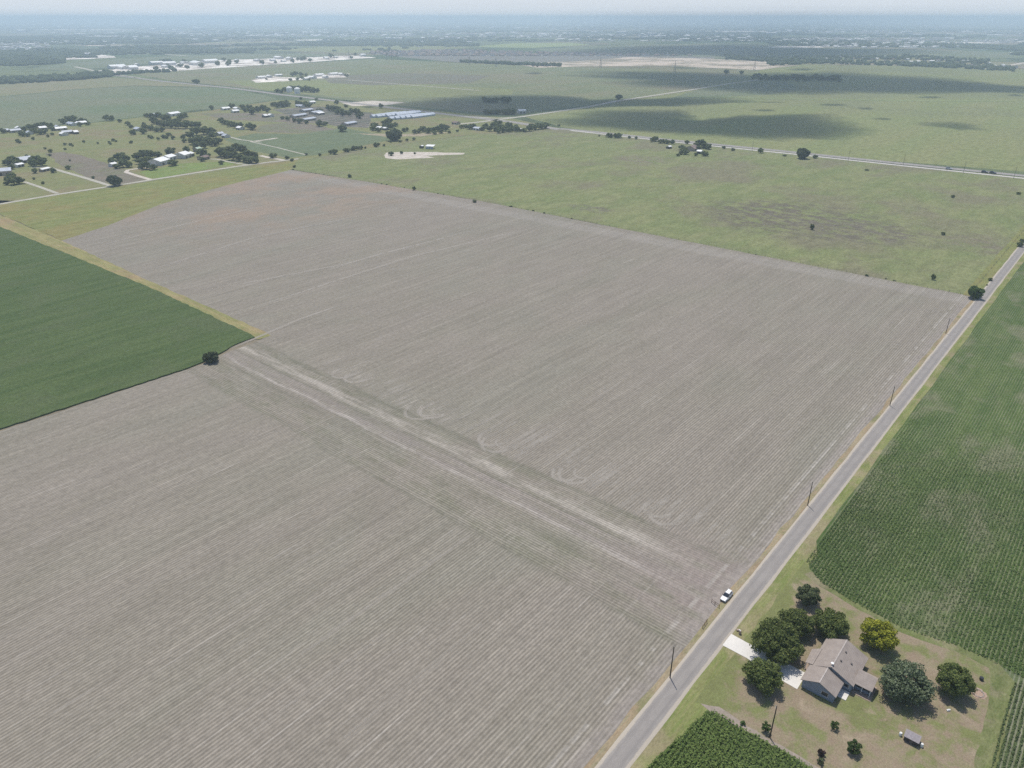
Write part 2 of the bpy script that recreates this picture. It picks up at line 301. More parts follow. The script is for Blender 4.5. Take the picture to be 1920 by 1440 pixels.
# main ploughed field
def field_mat():
    m = M('grey stubble field', 0.95, 0.05); r, w, z = m.frame()
    rr = r + w*0.012
    wbl = m.noise(m.vec(r/35, w/35, 4), 1.0, 3)
    e = rr + (wbl-0.5)*5
    hl = m.step(e, -23.5, -21.5)*m.step(e, 20, 17)          # 1 in the headland, where rows run across
    u = (m.noise(m.vec(r/90, w/90), 1.0, 2)-0.5)*0.3
    lng = m.noise(m.vec(r/120, w/2.0, 71), 1.0, 6, 0.7); lgt = m.noise(m.vec(r/2.0, w/120, 71), 1.0, 6, 0.7)
    rows_r = ((w+u)*(2*math.pi/1.02)).sin(); rows_t = ((r+u)*(2*math.pi/1.02)).sin()
    st_r = m.noise(m.vec(r/75, w/3.2), 1.0, 6, 0.62); st_t = m.noise(m.vec(r/2.6, w/70, 2), 1.0, 6, 0.62)
    big = m.noise(m.vec(r/130, w/60, 5), 1.0, 5, 0.6, 0.5); med = m.noise(m.vec(r/22, w/12, 8), 1.0, 5, 0.7)
    fine = m.noise(m.vec(r/2.2, w/1.3, 11), 1.0, 6, 0.8)
    rows = rows_r*(1-hl) + rows_t*hl; st = st_r*(1-hl) + st_t*hl
    col = m.mix(m.step(st, 0.34, 0.66), (0.208, 0.188, 0.152), (0.236, 0.214, 0.176))
    lg = lng*(1-hl) + lgt*hl
    col = m.mix(m.step(big, 0.42, 0.62, 0, 0.5), col, (0.236, 0.208, 0.178))
    col = m.mix(m.step(big, 0.5, 0.34, 0, 0.4), col, (0.212, 0.204, 0.166))
    gz = m.noise(m.vec(r/7, w/22, 21), 1.0, 6, 0.75)         # weeds coming up in the turning strip
    green = hl*m.step(gz, 0.44, 0.64)*m.step(rr.abs(), 3, 7)*0.5
    green = green + m.step(med, 0.70, 0.78, 0, 0.5)
    col = m.mix(green, col, (0.150, 0.150, 0.102))
    def band(c, hw, soft, k, seed):
        nz = m.noise(m.vec(r/3.5, w/26, seed), 1.0, 5, 0.7)
        d = (rr - c + (wbl-0.5)*3 + (m.noise(m.vec(r/5, w/18, seed+3), 1.0, 4, 0.7)-0.5)*4).abs()
        return m.step(d, hw+soft, hw-soft*0.6)*m.step(nz, 0.36, 0.60)*k
    dust = band(9.5, 2.0, 2.2, 0.95, 31)
    col = m.mix(dust, col, (0.335, 0.305, 0.262))
    far_hl = m.step((r - w*0.032 - 327).abs(), 11, 5)*m.step(gz, 0.2, 0.5)*0.45
    col = m.mix(far_hl, col, (0.285, 0.262, 0.232))
    sc = m.noise(m.vec(r/40, w/0.9, 61), 1.0, 4, 0.7)
    col = m.mix(m.step(sc, 0.57, 0.68, 0, 0.6), col, (0.32, 0.295, 0.26))
    col = m.mix(m.step(sc, 0.38, 0.28, 0, 0.4), col, (0.15, 0.145, 0.115))
    col = m.mix(band(1.5, 3.6, 1.2, 0.6, 33), col, (0.245, 0.215, 0.195))
    dark = band(5.4, 0.5, 0.8, 0.55, 35) + band(-5.5, 0.5, 0.7, 0.4, 36) + band(-22.3, 0.8, 1.4, 0.4, 37) + band(17.5, 1.4, 1.2, 0.5, 38) + band(-9.5, .3, .5, .35, 39)
    col = m.mix(dark, col, (0.135, 0.132, 0.098))
    col = m.mix(band(-1.9, 0.7, 0.5, 0.9, 34), col, (0.33, 0.30, 0.265))
    # smoother pinkish soil where the vehicles turn in at the road
    gate = m.step(w, -42, -8)*m.step(rr, -24, -8)*m.step(rr, 32, 14)
    gn = m.noise(m.vec(r/6, w/16, 41), 1.0, 5, 0.65)
    col = m.mix(gate*m.step(gn, 0.3, 0.6)*0.8, col, (0.255, 0.215, 0.195))
    edge = m.step(w, -6.5, -3.0)*m.step(gn, 0.25, 0.55)
    col = m.mix(edge*0.7, col, (0.27, 0.24, 0.215))
    line = m.step((w+7.2).abs(), 0.9, 0.3)*m.step(gn, 0.42, 0.58)*0.6
    col = m.mix(line, col, (0.34, 0.315, 0.28))
    redd = m.step(m.noise(m.vec(r/50, w/50, 51), 1.0, 5), 0.42, 0.62, 0, 0.6)*m.step(w, -400, -520)*m.step(r, 60, 140)
    col = m.mix(redd, col, (0.285, 0.215, 0.160))
    calm = 1-(gate+edge*0.6)*0.6
    f = rows*m.step(lg, 0.34, 0.66, 0.13, 0.27)*calm + 1.0
    f = f*m.step(fine, 0.32, 0.68, 0.82, 1.18)*m.step(med, 0.35, 0.65, 0.96, 1.04)*m.step(lg, 0.32, 0.68, 0.93, 1.07)
    m.bump(rows*0.4+fine*0.8, 0.5, 0.10)
    return m.out(m.scale(col, f))
FIELD = field_mat()
lim = [F(-175, 0.6), F(0, 0.5), F(337, 0.5), G(1500, 494), G(1180, 432), G(900, 377), G(700, 343), G(545, 319), G(420, 349), G(300, 384), G(200, 424), G(112, 453), G(285, 538), G(486, 628), G(500, 632), G(470, 646), G(430, 660), G(385, 682), G(0, 810), G(-400, 945), F(-175, -420)]
zf += 0.006; ZF = zf
sheet('ploughed_field', wob(lim, 0.5, 9, 3), ZF, FIELD)
# dry grass strip between the ploughed field and the green crop
DRY = ground_mat('dry yellow grass', (0.27, 0.235, 0.115), (0.215, 0.215, 0.09), (0.29, 0.22, 0.13), across=True, streak=(50, 2.2), patch=30, grain=1.0)
sheet('dry_grass_strip', wob(PX((-300, 300), (0, 403), (125, 456), (300, 536), (498, 623), (508, 630), (486, 637), (462, 634), (276, 543), (0, 429), (-300, 312)), 0.5, 7, 5), ZF+0.02, DRY)
# loops and wheel marks pressed into the stubble
def marks_mat():
    m = M('pale wheel marks', 0.95, 0.05); r, w, z = m.frame()
    n = m.noise(m.vec(r/1.2, w/1.2, 3), 1.0, 5, 0.75); n2 = m.noise(m.vec(r/7, w/7, 9), 1.0, 3)
    tr = m.n.new('ShaderNodeBsdfTransparent'); mx = m.n.new('ShaderNodeMixShader')
    an = m.n.new('ShaderNodeAttribute'); an.attribute_name = 'fade'
    m.t.links.new((m.step(n, 0.20, 0.70, 0.4, 1)*m.step(n2, 0.26, 0.5)*S(m, an.outputs['Fac'])*0.68).k, mx.inputs[0])
    m.t.links.new(tr.outputs[0], mx.inputs[1]); m.t.links.new(m.b.outputs[0], mx.inputs[2])
    m.t.links.new(mx.outputs[0], m.n['Material Output'].inputs[0])
    return m.out((0.42, 0.385, 0.335))
lines = []
def uturn(rc, wc, rad, a0=95, a1=265, tail=14, width=0.8):
    pts = []
    for k in range(19):
        a = math.radians(a0+(a1-a0)*k/18); pts.append(F(rc+rad*math.cos(a)+random.uniform(-.15, .15), wc+rad*0.8*math.sin(a)+random.uniform(-.15, .15)))
    e0 = pts[0]; e1 = pts[-1]; d = Vector((RX, RY, 0))
    lines.append(([e0+d*tail*random.uniform(0.6, 1.2)]+pts+[e1+d*tail*random.uniform(0.3, 1.0)], width))
for wc, rad in ((-205, 6), (-197, 7), (-150, 9.5), (-146, 7.5), (-112, 7), (-108, 8), (-75, 6), (-72, 7.5), (-38, 6), (-34, 7)):
    uturn(28+random.uniform(-2, 2), wc, rad, width=random.uniform(0.8, 1.3))
    if rad > 7: uturn(29+random.uniform(-1, 2), wc+2.0, rad-3.0, width=0.6)
for k in range(60):
    w0 = -random.uniform(12, 225); r0 = random.uniform(17, 26); L = random.uniform(8, 34)
    lines.append(([F(r0, w0), F(r0+L*0.5, w0+random.uniform(-.3, .3)), F(r0+L, w0)], random.uniform(0.5, 1.3)))
for k in range(7):
    w0 = -random.uniform(20, 300); r0 = -random.uniform(24, 90); L = random.uniform(20, 70)
    lines.append(([F(r0, w0), F(r0-L, w0+random.uniform(-.3, .3))], random.uniform(0.4, 0.9)))
for a, b, c in (((430, 592), (770, 482), (1010, 425)), ((390, 545), (640, 497), (800, 455)), ((600, 512), (700, 480), (890, 432)), ((150, 470), (350, 420), (520, 380)), ((420, 660), (560, 600), (640, 572)), ((240, 520), (480, 445), (700, 400))):
    p0, p1, p2 = PX(a, b, c); lines.append(([p0.lerp(p1, i/6) for i in range(6)]+[p1.lerp(p2, i/6) for i in range(7)], 1.3))
V = []; Fc = []; AL = []
for n_, (line, width) in enumerate(lines):
    lf, rt = ribbon_pts(line, width*2.3); k = len(V); zz = ZF+0.03+n_*0.0004; N_ = len(lf)
    for i, (a, b_) in enumerate(zip(lf, rt)):
        e_ = min(1.0, min(i, N_-1-i)*(0.5 if N_ > 6 else 1.0)) if N_ > 2 else 0.6
        for t in (0, 0.3, 0.7, 1): q_ = a.lerp(b_, t); V.append((q_.x, q_.y, zz)); AL.append(e_ if t in (0.3, 0.7) else 0.0)
    for i in range(N_-1):
        for c in range(3): Fc.append((k+4*i+c, k+4*i+c+1, k+4*i+c+5, k+4*i+c+4))
mm = mesh_np('wheel_marks', V, Fc, [marks_mat()]); at = mm.attributes.new('fade', 'FLOAT', 'POINT'); at.data.foreach_set('value', np.array(AL, dtype=np.float32))
link('wheel_marks', mm, kind='structure')

# verges and the county road
VERL = ground_mat('dry roadside verge', (0.30, 0.225, 0.145), (0.27, 0.235, 0.155), (0.20, 0.20, 0.10), streak=(9, 0.9), patch=12, grain=0.5, ga=0.22)
VERR = ground_mat('green roadside verge', (0.165, 0.195, 0.065), (0.215, 0.215, 0.095), (0.27, 0.23, 0.14), streak=(12, 1.2), patch=14, grain=0.5, ga=0.22)
rl = list(range(-175, 1500, 12))
sheet('verge', wob([F(-175, -1.4), F(336, -1.4), F(336, 0.9), F(-175, 0.9)], 0.5, 9, 8), ZF+0.05, VERL)
sheet('verge', wob([F(-175, 5.6), F(1500, 5.6), F(1500, 9.6), F(45, 9.6), F(38, 12.5), F(-175, 12.5)], 0.5, 12, 9), ZF+0.06, VERR)
sheet('verge', wob([F(336, -7), F(1500, -7), F(1500, 0.9), F(336, 0.9)], 0.5, 12, 19), ZF+0.05, GREEN)
def road_mat():
    m = M('worn grey chip seal', 0.85, 0.2); r, w, z = m.frame()
    n = m.noise(m.vec(r/30, w/0.7, 1), 1.0, 5, 0.6); n2 = m.noise(m.vec(r/5, w/3, 4), 1.0, 5, 0.7); n3 = m.noise(m.vec(r, w, 2), 4.0, 3, 0.7)
    d = w - 3.45
    col = m.mix(m.step(n2, 0.35, 0.65), (0.245, 0.226, 0.210), (0.280, 0.258, 0.237))
    tr = m.step((d.abs()-1.25).abs(), 0.75, 0.1)
    col = m.mix(tr*m.step(n, 0.3, 0.6)*0.55, col, (0.198, 0.184, 0.174))
    ed = m.step(d.abs() + (m.noise(m.vec(r/3, w/3, 6), 1.0, 4)-0.5)*0.7, 2.05, 2.45)
    col = m.mix(ed, col, (0.40, 0.355, 0.295))
    return m.out(m.scale(col, m.step(n3, 0.25, 0.75, 0.9, 1.1)))
ROAD = road_mat()
V = []; Fc = []; rr_ = random.Random(4)
cross = [(0.35, 0.0), (0.9, 0.10), (3.45, 0.16), (6.0, 0.10), (6.55, 0.0)]
for i, r in enumerate(rl):
    for k, (w, z) in enumerate(cross):
        V.append(tuple(F(r, w+(rr_.uniform(-.18, .18) if k in (0, 4) else 0), ZF+0.065+z)))
    if i:
        for k in range(4): a = (i-1)*5+k; Fc.append((a, a+5, a+6, a+1))
link('road', mesh_np('road', V, Fc, [ROAD], smooth=False), kind='structure')

# yard of the house
def yard_mat():
    m = M('dry lawn', 0.95, 0.05); r, w, z = m.frame()
    n1 = m.noise(m.vec(r/9, w/9, 2), 1.0, 6, 0.65, 0.6); n2 = m.noise(m.vec(r/3, w/3, 5), 1.0, 6, 0.7); n3 = m.noise(m.vec(r, w, 8), 2.6, 4, 0.75)
    col = m.mix(m.step(n2, 0.35, 0.65), (0.270, 0.212, 0.152), (0.220, 0.190, 0.122))
    gr = m.step(n1 + (n2-0.5)*0.35 + m.step(w, 22, 8, 0, 0.24) + m.step((w-60).abs(), 9, 2, 0, 0.08) + m.step((w-42).abs()+(r+13).abs(), 11, 3, 0, 0.20), 0.46, 0.66)
    col = m.mix(gr*0.85, col, (0.150, 0.172, 0.062))
    col = m.mix(m.step(n1, 0.42, 0.28, 0, 0.7), col, (0.32, 0.255, 0.19))
    return m.out(m.scale(col, m.step(n3, 0.25, 0.75, 0.78, 1.22)*m.step(n2, 0.3, 0.7, 0.88, 1.12)))
YARD = yard_mat()
yard = [F(-40, 9.3), F(26, 9.3), F(33, 10.5)] + PX((1530, 1088), (1600, 1130), (1690, 1178), (1790, 1212), (1868, 1246), (1888, 1272), (1880, 1330), (1852, 1445), (1810, 1640), (1660, 1640), (1530, 1440), (1430, 1385), (1340, 1332), (1310, 1320))
sheet('yard', wob(yard[2:-1]+[F(-36, 9.4)], 0.5, 4, 12), ZF+0.075, YARD)
VG2 = ground_mat('lush fence line grass', (0.125, 0.150, 0.055), (0.175, 0.185, 0.085), (0.22, 0.195, 0.125), streak=(6, 3), patch=8, grain=0.5, ga=0.25)
lf, rt = ribbon_pts(PX((1515, 1075), (1540, 1098), (1600, 1134), (1690, 1182), (1790, 1216), (1862, 1248), (1880, 1275), (1872, 1335), (1845, 1450)), [3, 2.2, 2, 2.4, 2.6, 4, 5.5, 4.5, 4])
sheet('grass_strip', wob(lf+rt[::-1], 0.35, 2.5, 13), ZF+0.085, VG2)
CONC = gravel('white concrete', (0.66, 0.63, 0.58), (0.58, 0.56, 0.53), 0.5, 0.06)
lf, rt = ribbon_pts(PX((1262, 1398), (1322, 1328), (1345, 1333), (1400, 1368), (1480, 1412), (1560, 1460)), [2.5, 3.0, 2.4, 1.4, 1.0, 1.0])
sheet('dirt_track', wob(lf[1:]+rt[:0:-1], 0.25, 2, 14), ZF+0.087, gravel('greyish dirt', (0.30, 0.25, 0.215), (0.24, 0.21, 0.165), 0.6))
b = B(); zc = ZF+0.09
def slab(bb, pts, z0, z1):
    n = len(pts); bb.add([(p.x, p.y, z0) for p in pts]+[(p.x, p.y, z1) for p in pts], [tuple(range(n, 2*n))]+[(i, (i+1) % n, n+(i+1) % n, n+i) for i in range(n)])
slab(b, [F(-14.9, 6.25), F(-9.6, 6.25), F(-9.9, 13), F(-9.9, 26.9), F(-16.3, 26.9), F(-16.0, 20), F(-14.9, 13)], 0.0, ZF+0.14)
b.obj('driveway', CONC, kind='structure')

# ---------------------------------------------------------------- crops
def crop_mat(name, a, b_, c, row, amp, gap=None, patch=35):
    m = M(name, 0.9, 0.08); r, w, z = m.frame()
    n1 = m.noise(m.vec(r/60, w/6), 1.0, 5, 0.6); n2 = m.noise(m.vec(r/patch, w/patch*1.4, 3), 1.0, 5, 0.62, 0.4); n3 = m.noise(m.vec(r, w, 5), 0.9, 5, 0.75); n4 = m.noise(m.vec(r/12, w/7, 9), 1.0, 4)
    col = m.mix(m.step(n1, 0.36, 0.64), a, b_)
    if gap: col = m.mix(m.step(n2, 0.48, 0.66, 0, 0.8), col, gap)
    s = ((w+(m.noise(m.vec(r/9, w/30), 1.0, 2)-0.5)*0.3)*(2*math.pi/row)).sin()
    col = m.mix(m.step(s, 0.1, 0.9)*m.step(n4, 0.25, 0.7, 0.25, 1.0)*amp, col, c)
    m.bump(n3, 0.8, 0.3)
    return m.out(m.scale(col, m.step(n3, 0.25, 0.75, 0.72, 1.28)))
CROPL = crop_mat('dark green crop canopy', (0.060, 0.092, 0.032), (0.084, 0.116, 0.044), (0.058, 0.084, 0.032), 1.0, 0.4, (0.086, 0.110, 0.050), 45)
CROPR = crop_mat('green crop floor', (0.060, 0.098, 0.028), (0.084, 0.122, 0.038), (0.25, 0.235, 0.155), 1.02, 0.5, (0.150, 0.155, 0.092), 26)
CROPB = crop_mat('green row crop floor', (0.100, 0.125, 0.058), (0.110, 0.135, 0.064), (0.27, 0.26, 0.20), 1.02, 0.75, None)
def crop_slab(name, pts, z0, h, mat, seed, label, cat, step=3):
    pts = wob(pts, 0.45, step, seed); bm = bmesh.new()
    top = [bm.verts.new((p.x, p.y, h)) for p in pts]; f = bm.faces.new(top); bm.normal_update()
    if f.normal.z < 0: f.normal_flip()
    low = [bm.verts.new((p.x, p.y, z0)) for p in pts]; n = len(pts)
    for i in range(n): bm.faces.new((top[i], low[i], low[(i+1) % n], top[(i+1) % n]))
    bmesh.ops.triangulate(bm, faces=[f]); me = bpy.data.meshes.new(name); bm.to_mesh(me); bm.free(); me.materials.append(mat)
    return link(name, me, kind='stuff', label=label, category=cat)
crop_slab('green_crop', PX((-400, 263), (0, 426), (280, 540), (470, 628), (478, 634), (440, 648), (400, 672), (340, 696), (0, 806), (-400, 942)), 0.0, ZF+0.45, CROPL, 21, 'dense dark green crop left of the grey ploughed field', 'crop')
def leaf_quads(P, size, flat=0.5, seed=0):
    """one small quad leaf per point"""
    r = np.random.default_rng(seed); n = len(P)
    nr = r.normal(size=(n, 3)); nr[:, 2] = np.abs(nr[:, 2])+flat; nr /= np.linalg.norm(nr, axis=1)[:, None]
    t = np.cross(nr, r.normal(size=(n, 3))); t /= np.linalg.norm(t, axis=1)[:, None]; b2 = np.cross(nr, t)
    s = (size*r.uniform(0.6, 1.3, n))[:, None]
    V = np.stack([P-t*s-b2*s*0.6, P+t*s-b2*s*0.6, P+t*s+b2*s*0.6, P-t*s+b2*s*0.6], 1).reshape(-1, 3)
    return V, np.arange(4*n).reshape(-1, 4)
def leafmat(name, a, b_, tr=0.25):
    m = M(name, 0.75, 0.15); k = m.rand(); o = m.objrand()
    col = m.scale(m.mix(k, a, b_), m.step(o, 0.0, 1.0, 0.85, 1.15))
    d = m.n.new('ShaderNodeBsdfTranslucent'); mx = m.n.new('ShaderNodeMixShader'); mx.inputs[0].default_value = tr
    m.t.links.new(col.k, d.inputs[0]); m.t.links.new(m.b.outputs[0], mx.inputs[1]); m.t.links.new(d.outputs[0], mx.inputs[2])
    m.t.links.new(mx.outputs[0], m.n['Material Output'].inputs[0])
    return m.out(col)
def inpoly(P, poly):
    x, y = P[:, 0], P[:, 1]; c = np.zeros(len(P), bool); n = len(poly)
    for i in range(n):
        x0, y0 = poly[i][0], poly[i][1]; x1, y1 = poly[(i+1) % n][0], poly[(i+1) % n][1]
        if y0 == y1: continue
        k = ((y0 > y) != (y1 > y)) & (x < (x1-x0)*(y-y0)/(y1-y0)+x0); c ^= k
    return c
def vnoise(P, sc, seed):
    """smooth 2-D value noise on ground points"""
    r = np.random.default_rng(seed); T = r.random((64, 64)); q = P[:, :2]/sc; i = np.floor(q).astype(int); f = q-i; f = f*f*(3-2*f)
    g = lambda a, b_: T[(i[:, 0]+a) % 64, (i[:, 1]+b_) % 64]
    return (g(0, 0)*(1-f[:, 0])+g(1, 0)*f[:, 0])*(1-f[:, 1])+(g(0, 1)*(1-f[:, 0])+g(1, 1)*f[:, 0])*f[:, 1]
def row_plants(name, poly, row, gap, h, size, mat, seed, label, keep=None, jit=0.22, per=2, cat='crop'):
    fr = np.array([[(p.x-OX)*RX+(p.y-OY)*RY, (p.x-OX)*RY-(p.y-OY)*RX] for p in poly])
    r0, w0 = fr.min(0); r1, w1 = fr.max(0); ws = np.arange(math.floor(w0/row)*row, w1, row)-row*0.25; rs = np.arange(r0, r1, gap)
    A, Bm = np.meshgrid(rs, ws); A = np.repeat(A.ravel(), per); Bm = np.repeat(Bm.ravel(), per); rg = np.random.default_rng(seed)
    A = A+rg.uniform(-gap, gap, A.size); Bm = Bm+rg.normal(0, jit, A.size)
    P = np.stack([OX+RX*A+RY*Bm, OY+RY*A-RX*Bm, ZF+h*rg.uniform(0.25, 1.0, A.size)], 1)
    P = P[inpoly(P, poly)]
    if keep is not None: P = P[keep(P, rg)]
    V, Fc = leaf_quads(P, size, 0.8, seed)
    return link(name, mesh_np(name, V, Fc, [mat]), kind='stuff', label=label, category=cat)
LEAFR = leafmat('sorghum leaf', (0.064, 0.112, 0.028), (0.132, 0.178, 0.060))
LEAFB = leafmat('bright crop leaf', (0.095, 0.150, 0.035), (0.175, 0.225, 0.070))
LEAFI = leafmat('row crop leaf', (0.085, 0.120, 0.045), (0.120, 0.150, 0.065))
polyR = [F(33, 8.6), F(1500, 8.6), F(1500, 900), F(-60, 330)] + PX((1925, 1275), (1872, 1248), (1795, 1213), (1692, 1180), (1602, 1132), (1535, 1091))
sheet('crop_ground', wob(polyR, 0.4, 5, 22), ZF+0.04, CROPR)
sheet('crop_ground', wob([F(-175, 9), F(30, 9), F(30, 340), F(-300, 340), F(-300, 9)], 0.4, 9, 26), ZF+0.035, CROPB)
camd = lambda P: np.hypot(P[:, 0], P[:, 1])
nearR = [F(33, 10.8), F(230, 10.4), F(220, 90), F(120, 150), F(-5, 120)] + PX((1925, 1276), (1872, 1248), (1795, 1213), (1692, 1180), (1602, 1132), (1535, 1091))
row_plants('sorghum_plants', nearR, 1.02, 0.38, 0.6, 0.17, LEAFR, 31, 'green sorghum rows between the house yard and the right edge',
           keep=lambda P, rg: rg.random(len(P)) < np.clip(1.15-vnoise(P, 23, 5)*0.9, .2, 1)*np.clip((330-camd(P))/110, 0, 1), per=5, jit=0.24)
polyB = PX((1322, 1338), (1340, 1336), (1395, 1370), (1475, 1414), (1550, 1458), (1640, 1560), (1500, 1800), (1060, 1700), (1150, 1500), (1235, 1420))
sheet('crop_ground', wob(polyB, 0.3, 3, 23), ZF+0.07, crop_mat('tall green crop floor', (0.055, 0.085, 0.028), (0.07, 0.10, 0.035), (0.08, 0.10, 0.045), 1.02, 0.4, (0.13, 0.16, 0.06), 14))
row_plants('tall_crop_plants', polyB, 1.02, 0.34, 1.0, 0.2, LEAFB, 32, 'tall green crop in the corner below the utility pole yard',
           keep=lambda P, rg: rg.random(len(P)) < np.clip(1.5-vnoise(P, 9, 8)*1.1, .35, 1), per=7, jit=0.24)
polyI = PX((1898, 1284), (1925, 1276), (2250, 1320), (2200, 1750), (1800, 1750), (1858, 1440), (1884, 1330))
sheet('crop_ground', wob(polyI, 0.2, 3, 24), ZF+0.08, CROPB)
row_plants('row_crop_plants', polyI, 1.02, 0.3, 0.6, 0.2, LEAFI, 33, 'clearly spaced young crop rows right of the house yard', per=3, jit=0.12)

# ---------------------------------------------------------------- roads, tracks and drives beyond
def track(name, line, width, mat, z):
    z = ZF+0.03+(z-0.95)*0.3; return strips(name, [(line, width)], z, mat, kind='structure')
track('lane', PX((-300, 436), (0, 383), (110, 364.5), (225, 347), (350, 327), (440, 313), (500, 305), (560, 298)), 6.0, TRACK, 1.0)
track('drive', PX((108, 363), (75, 351), (45, 341)), 4, TRACK, 0.95)
track('drive', PX((208, 349), (160, 334), (108, 319), (92, 314), (60, 314)), 5, TRACK, 0.95)
track('drive', PX((285, 338), (258, 330), (236, 323), (240, 319), (262, 316), (290, 311)), 5, PALE, 0.95)
track('drive', PX((462, 309), (430, 304), (408, 299), (380, 298)), 4, TRACK, 0.95)
track('drive', PX((535, 301), (505, 296), (488, 292)), 6, PALE, 0.95)
track('drive', PX((575, 291), (520, 277), (470, 266)), 3, TRACK, 0.95)
track('drive', PX((470, 266), (500, 262), (520, 259)), 6, PALE, 0.96)
track('drive', PX((415, 253), (450, 262), (490, 267)), 4, TRACK, 0.97)
track('highway', PX((180, 137), (300, 152), (380, 160), (440, 166), (530, 178), (600, 186), (700, 198), (850, 216), (960, 229), (1050, 243)), 16, TARM, 1.1)
track('highway', PX((1050, 241.5), (1120, 248), (1240, 261), (1360, 273), (1500, 287), (1700, 308), (1930, 331), (2400, 378)), 13, TARM, 1.15)
track('highway', PX((1070, 245), (1240, 264), (1360, 276.5), (1500, 290.5), (1700, 312), (1930, 336), (2400, 384)), 7, gravel('pale concrete lanes', (0.50, 0.47, 0.43), (0.42, 0.40, 0.37), 2), 1.2)
track('farm_road', PX((850, 234), (900, 229), (985, 218), (1100, 201), (1160, 189), (1220, 180), (1300, 168), (1380, 155), (1440, 148)), [10]*4+[12]*5, TRACK, 1.1)
track('farm_road', PX((1290, 181), (1500, 186), (1700, 189), (1900, 190)), 14, ground_mat('grassy track', (0.22, 0.26, 0.12), (0.2, 0.24, 0.11), (0.2, 0.24, 0.1)), 1.1)
track('farm_road', PX((870, 218), (930, 222), (985, 219)), 8, TRACK, 1.12)
track('far_road', PX((140, 125), (200, 138), (260, 146)), 14, TRACK, 1.1)
track('far_road', PX((560, 150), (650, 150), (900, 170)), 8, TRACK, 1.1)
track('far_road', PX((1850, 130), (1920, 118), (1990, 108)), 20, PALE, 1.1)
track('far_road', PX((240, 103), (300, 101), (350, 105)), 20, TRACK, 1.1)

# ---------------------------------------------------------------- trees
def crown_quads(seed, R, H, n, leaf, zc=0.50, clumps=34, open_=0.0):
    r = np.random.default_rng(seed); cc = []
    for i in range(clumps):
        zf_ = 1-2*(i+0.5)/clumps; an_ = i*2.39996+r.uniform(-.35, .35); q_ = math.sqrt(max(0, 1-zf_*zf_)); d = np.array([q_*math.cos(an_), q_*math.sin(an_), zf_]); k = r.uniform(0.52, 0.84)
        cc.append((d[0]*R*k, d[1]*R*k, H*zc+d[2]*H*0.44*k))
    cc = np.array(cc); rad = r.uniform(0.20, 0.34, clumps)*R*(34/clumps)**0.25
    pick = r.integers(0, clumps, n); d = r.normal(size=(n, 3)); d[:, 2] += 0.25; d /= np.linalg.norm(d, axis=1)[:, None]
    P = cc[pick]+d*(rad[pick]*r.uniform(0.55, 1.08, n))[:, None]*np.array([1, 1, 0.8]); P[:, 2] = np.maximum(P[:, 2], H*0.07)
    nr = d+r.normal(size=(n, 3))*0.55; nr /= np.linalg.norm(nr, axis=1)[:, None]
    t = np.cross(nr, r.normal(size=(n, 3))); t /= np.linalg.norm(t, axis=1)[:, None]; b2 = np.cross(nr, t); s = (leaf*r.uniform(0.6, 1.4, n))[:, None]
    V = np.stack([P-t*s-b2*s*0.7, P+t*s-b2*s*0.5, P+t*s*0.8+b2*s*0.7, P-t*s*0.8+b2*s*0.7], 1).reshape(-1, 3)
    return V, np.arange(4*n).reshape(-1, 4), cc
BARK = plain('rough grey bark', (0.12, 0.095, 0.07), 0.9, 0.1, 0.3, 4)
def trunk_b(cc, R, H, seed):
    b = B(); r = random.Random(seed); t = max(0.12, R*0.06); top = Vector((r.uniform(-.1, .1)*R, r.uniform(-.1, .1)*R, H*0.42))
    b.tube((0, 0, -0.1), top, t*1.25, t*0.8)
    for k in r.sample(range(len(cc)), min(7, len(cc))):
        c = Vector(cc[k]); mid = top.lerp(c, 0.5)+Vector((0, 0, R*0.06)); b.tube(top, mid, t*0.6, t*0.4, 6); b.tube(mid, c, t*0.4, t*0.12, 6)
    return b
def big_tree(px, py, wpx, Hm, leafm, n, leaf, label, name='tree', seed=1, clumps=34, cat='tree', group=None):
    p = G(px, py, Hm*0.5); R = wpx*depth(p)/FPX/2/0.90
    o = empty(name, (p.x, p.y, ZF+0.03), random.Random(seed).uniform(0, 6.28), label=label, category=cat)
    if group: o['group'] = group
    V, Fc, cc = crown_quads(seed, R, Hm, n, leaf, clumps=clumps)
    link('crown', mesh_np('crown', V, Fc, [leafm]), o); trunk_b(cc, R, Hm, seed).obj('trunk', BARK, o)
    return o
OAK = leafmat('live oak leaf', (0.092, 0.132, 0.038), (0.205, 0.235, 0.075), 0.36)
OAK2 = leafmat('dark oak leaf', (0.070, 0.094, 0.042), (0.140, 0.160, 0.080), 0.3)
YEL = leafmat('yellow green leaf', (0.26, 0.29, 0.03), (0.48, 0.48, 0.06), 0.35)
PEC = leafmat('grey green pecan leaf', (0.075, 0.11, 0.048), (0.21, 0.24, 0.155), 0.3)
SMG = leafmat('young tree leaf', (0.06, 0.10, 0.03), (0.10, 0.15, 0.045), 0.25)
PUR = leafmat('reddish leaf', (0.055, 0.038, 0.035), (0.09, 0.055, 0.045), 0.2)
big_tree(1516, 1117, 43, 6.0, OAK2, 5200, 0.19, 'smallest dark oak, farthest up the yard near the crop corner', seed=2, clumps=24)
big_tree(1494, 1169, 60, 7.0, OAK, 8500, 0.2, 'dark oak touching the large oak on the driveway side of the yard', seed=3)
big_tree(1556, 1171, 63, 6.6, OAK, 8500, 0.2, 'wide green oak just above the top of the house roof', seed=4)
big_tree(1457, 1203, 88, 8.2, OAK, 14000, 0.22, 'large spreading oak shading the middle of the white driveway', seed=5, clumps=48)
big_tree(1430, 1266, 66, 7.5, OAK, 9500, 0.2, 'round dark oak on the lawn below the white driveway', seed=6)
big_tree(1648, 1192, 62, 8.0, YEL, 9500, 0.19, 'bright yellow green tree above the house', seed=7, name='yellow_green_tree')
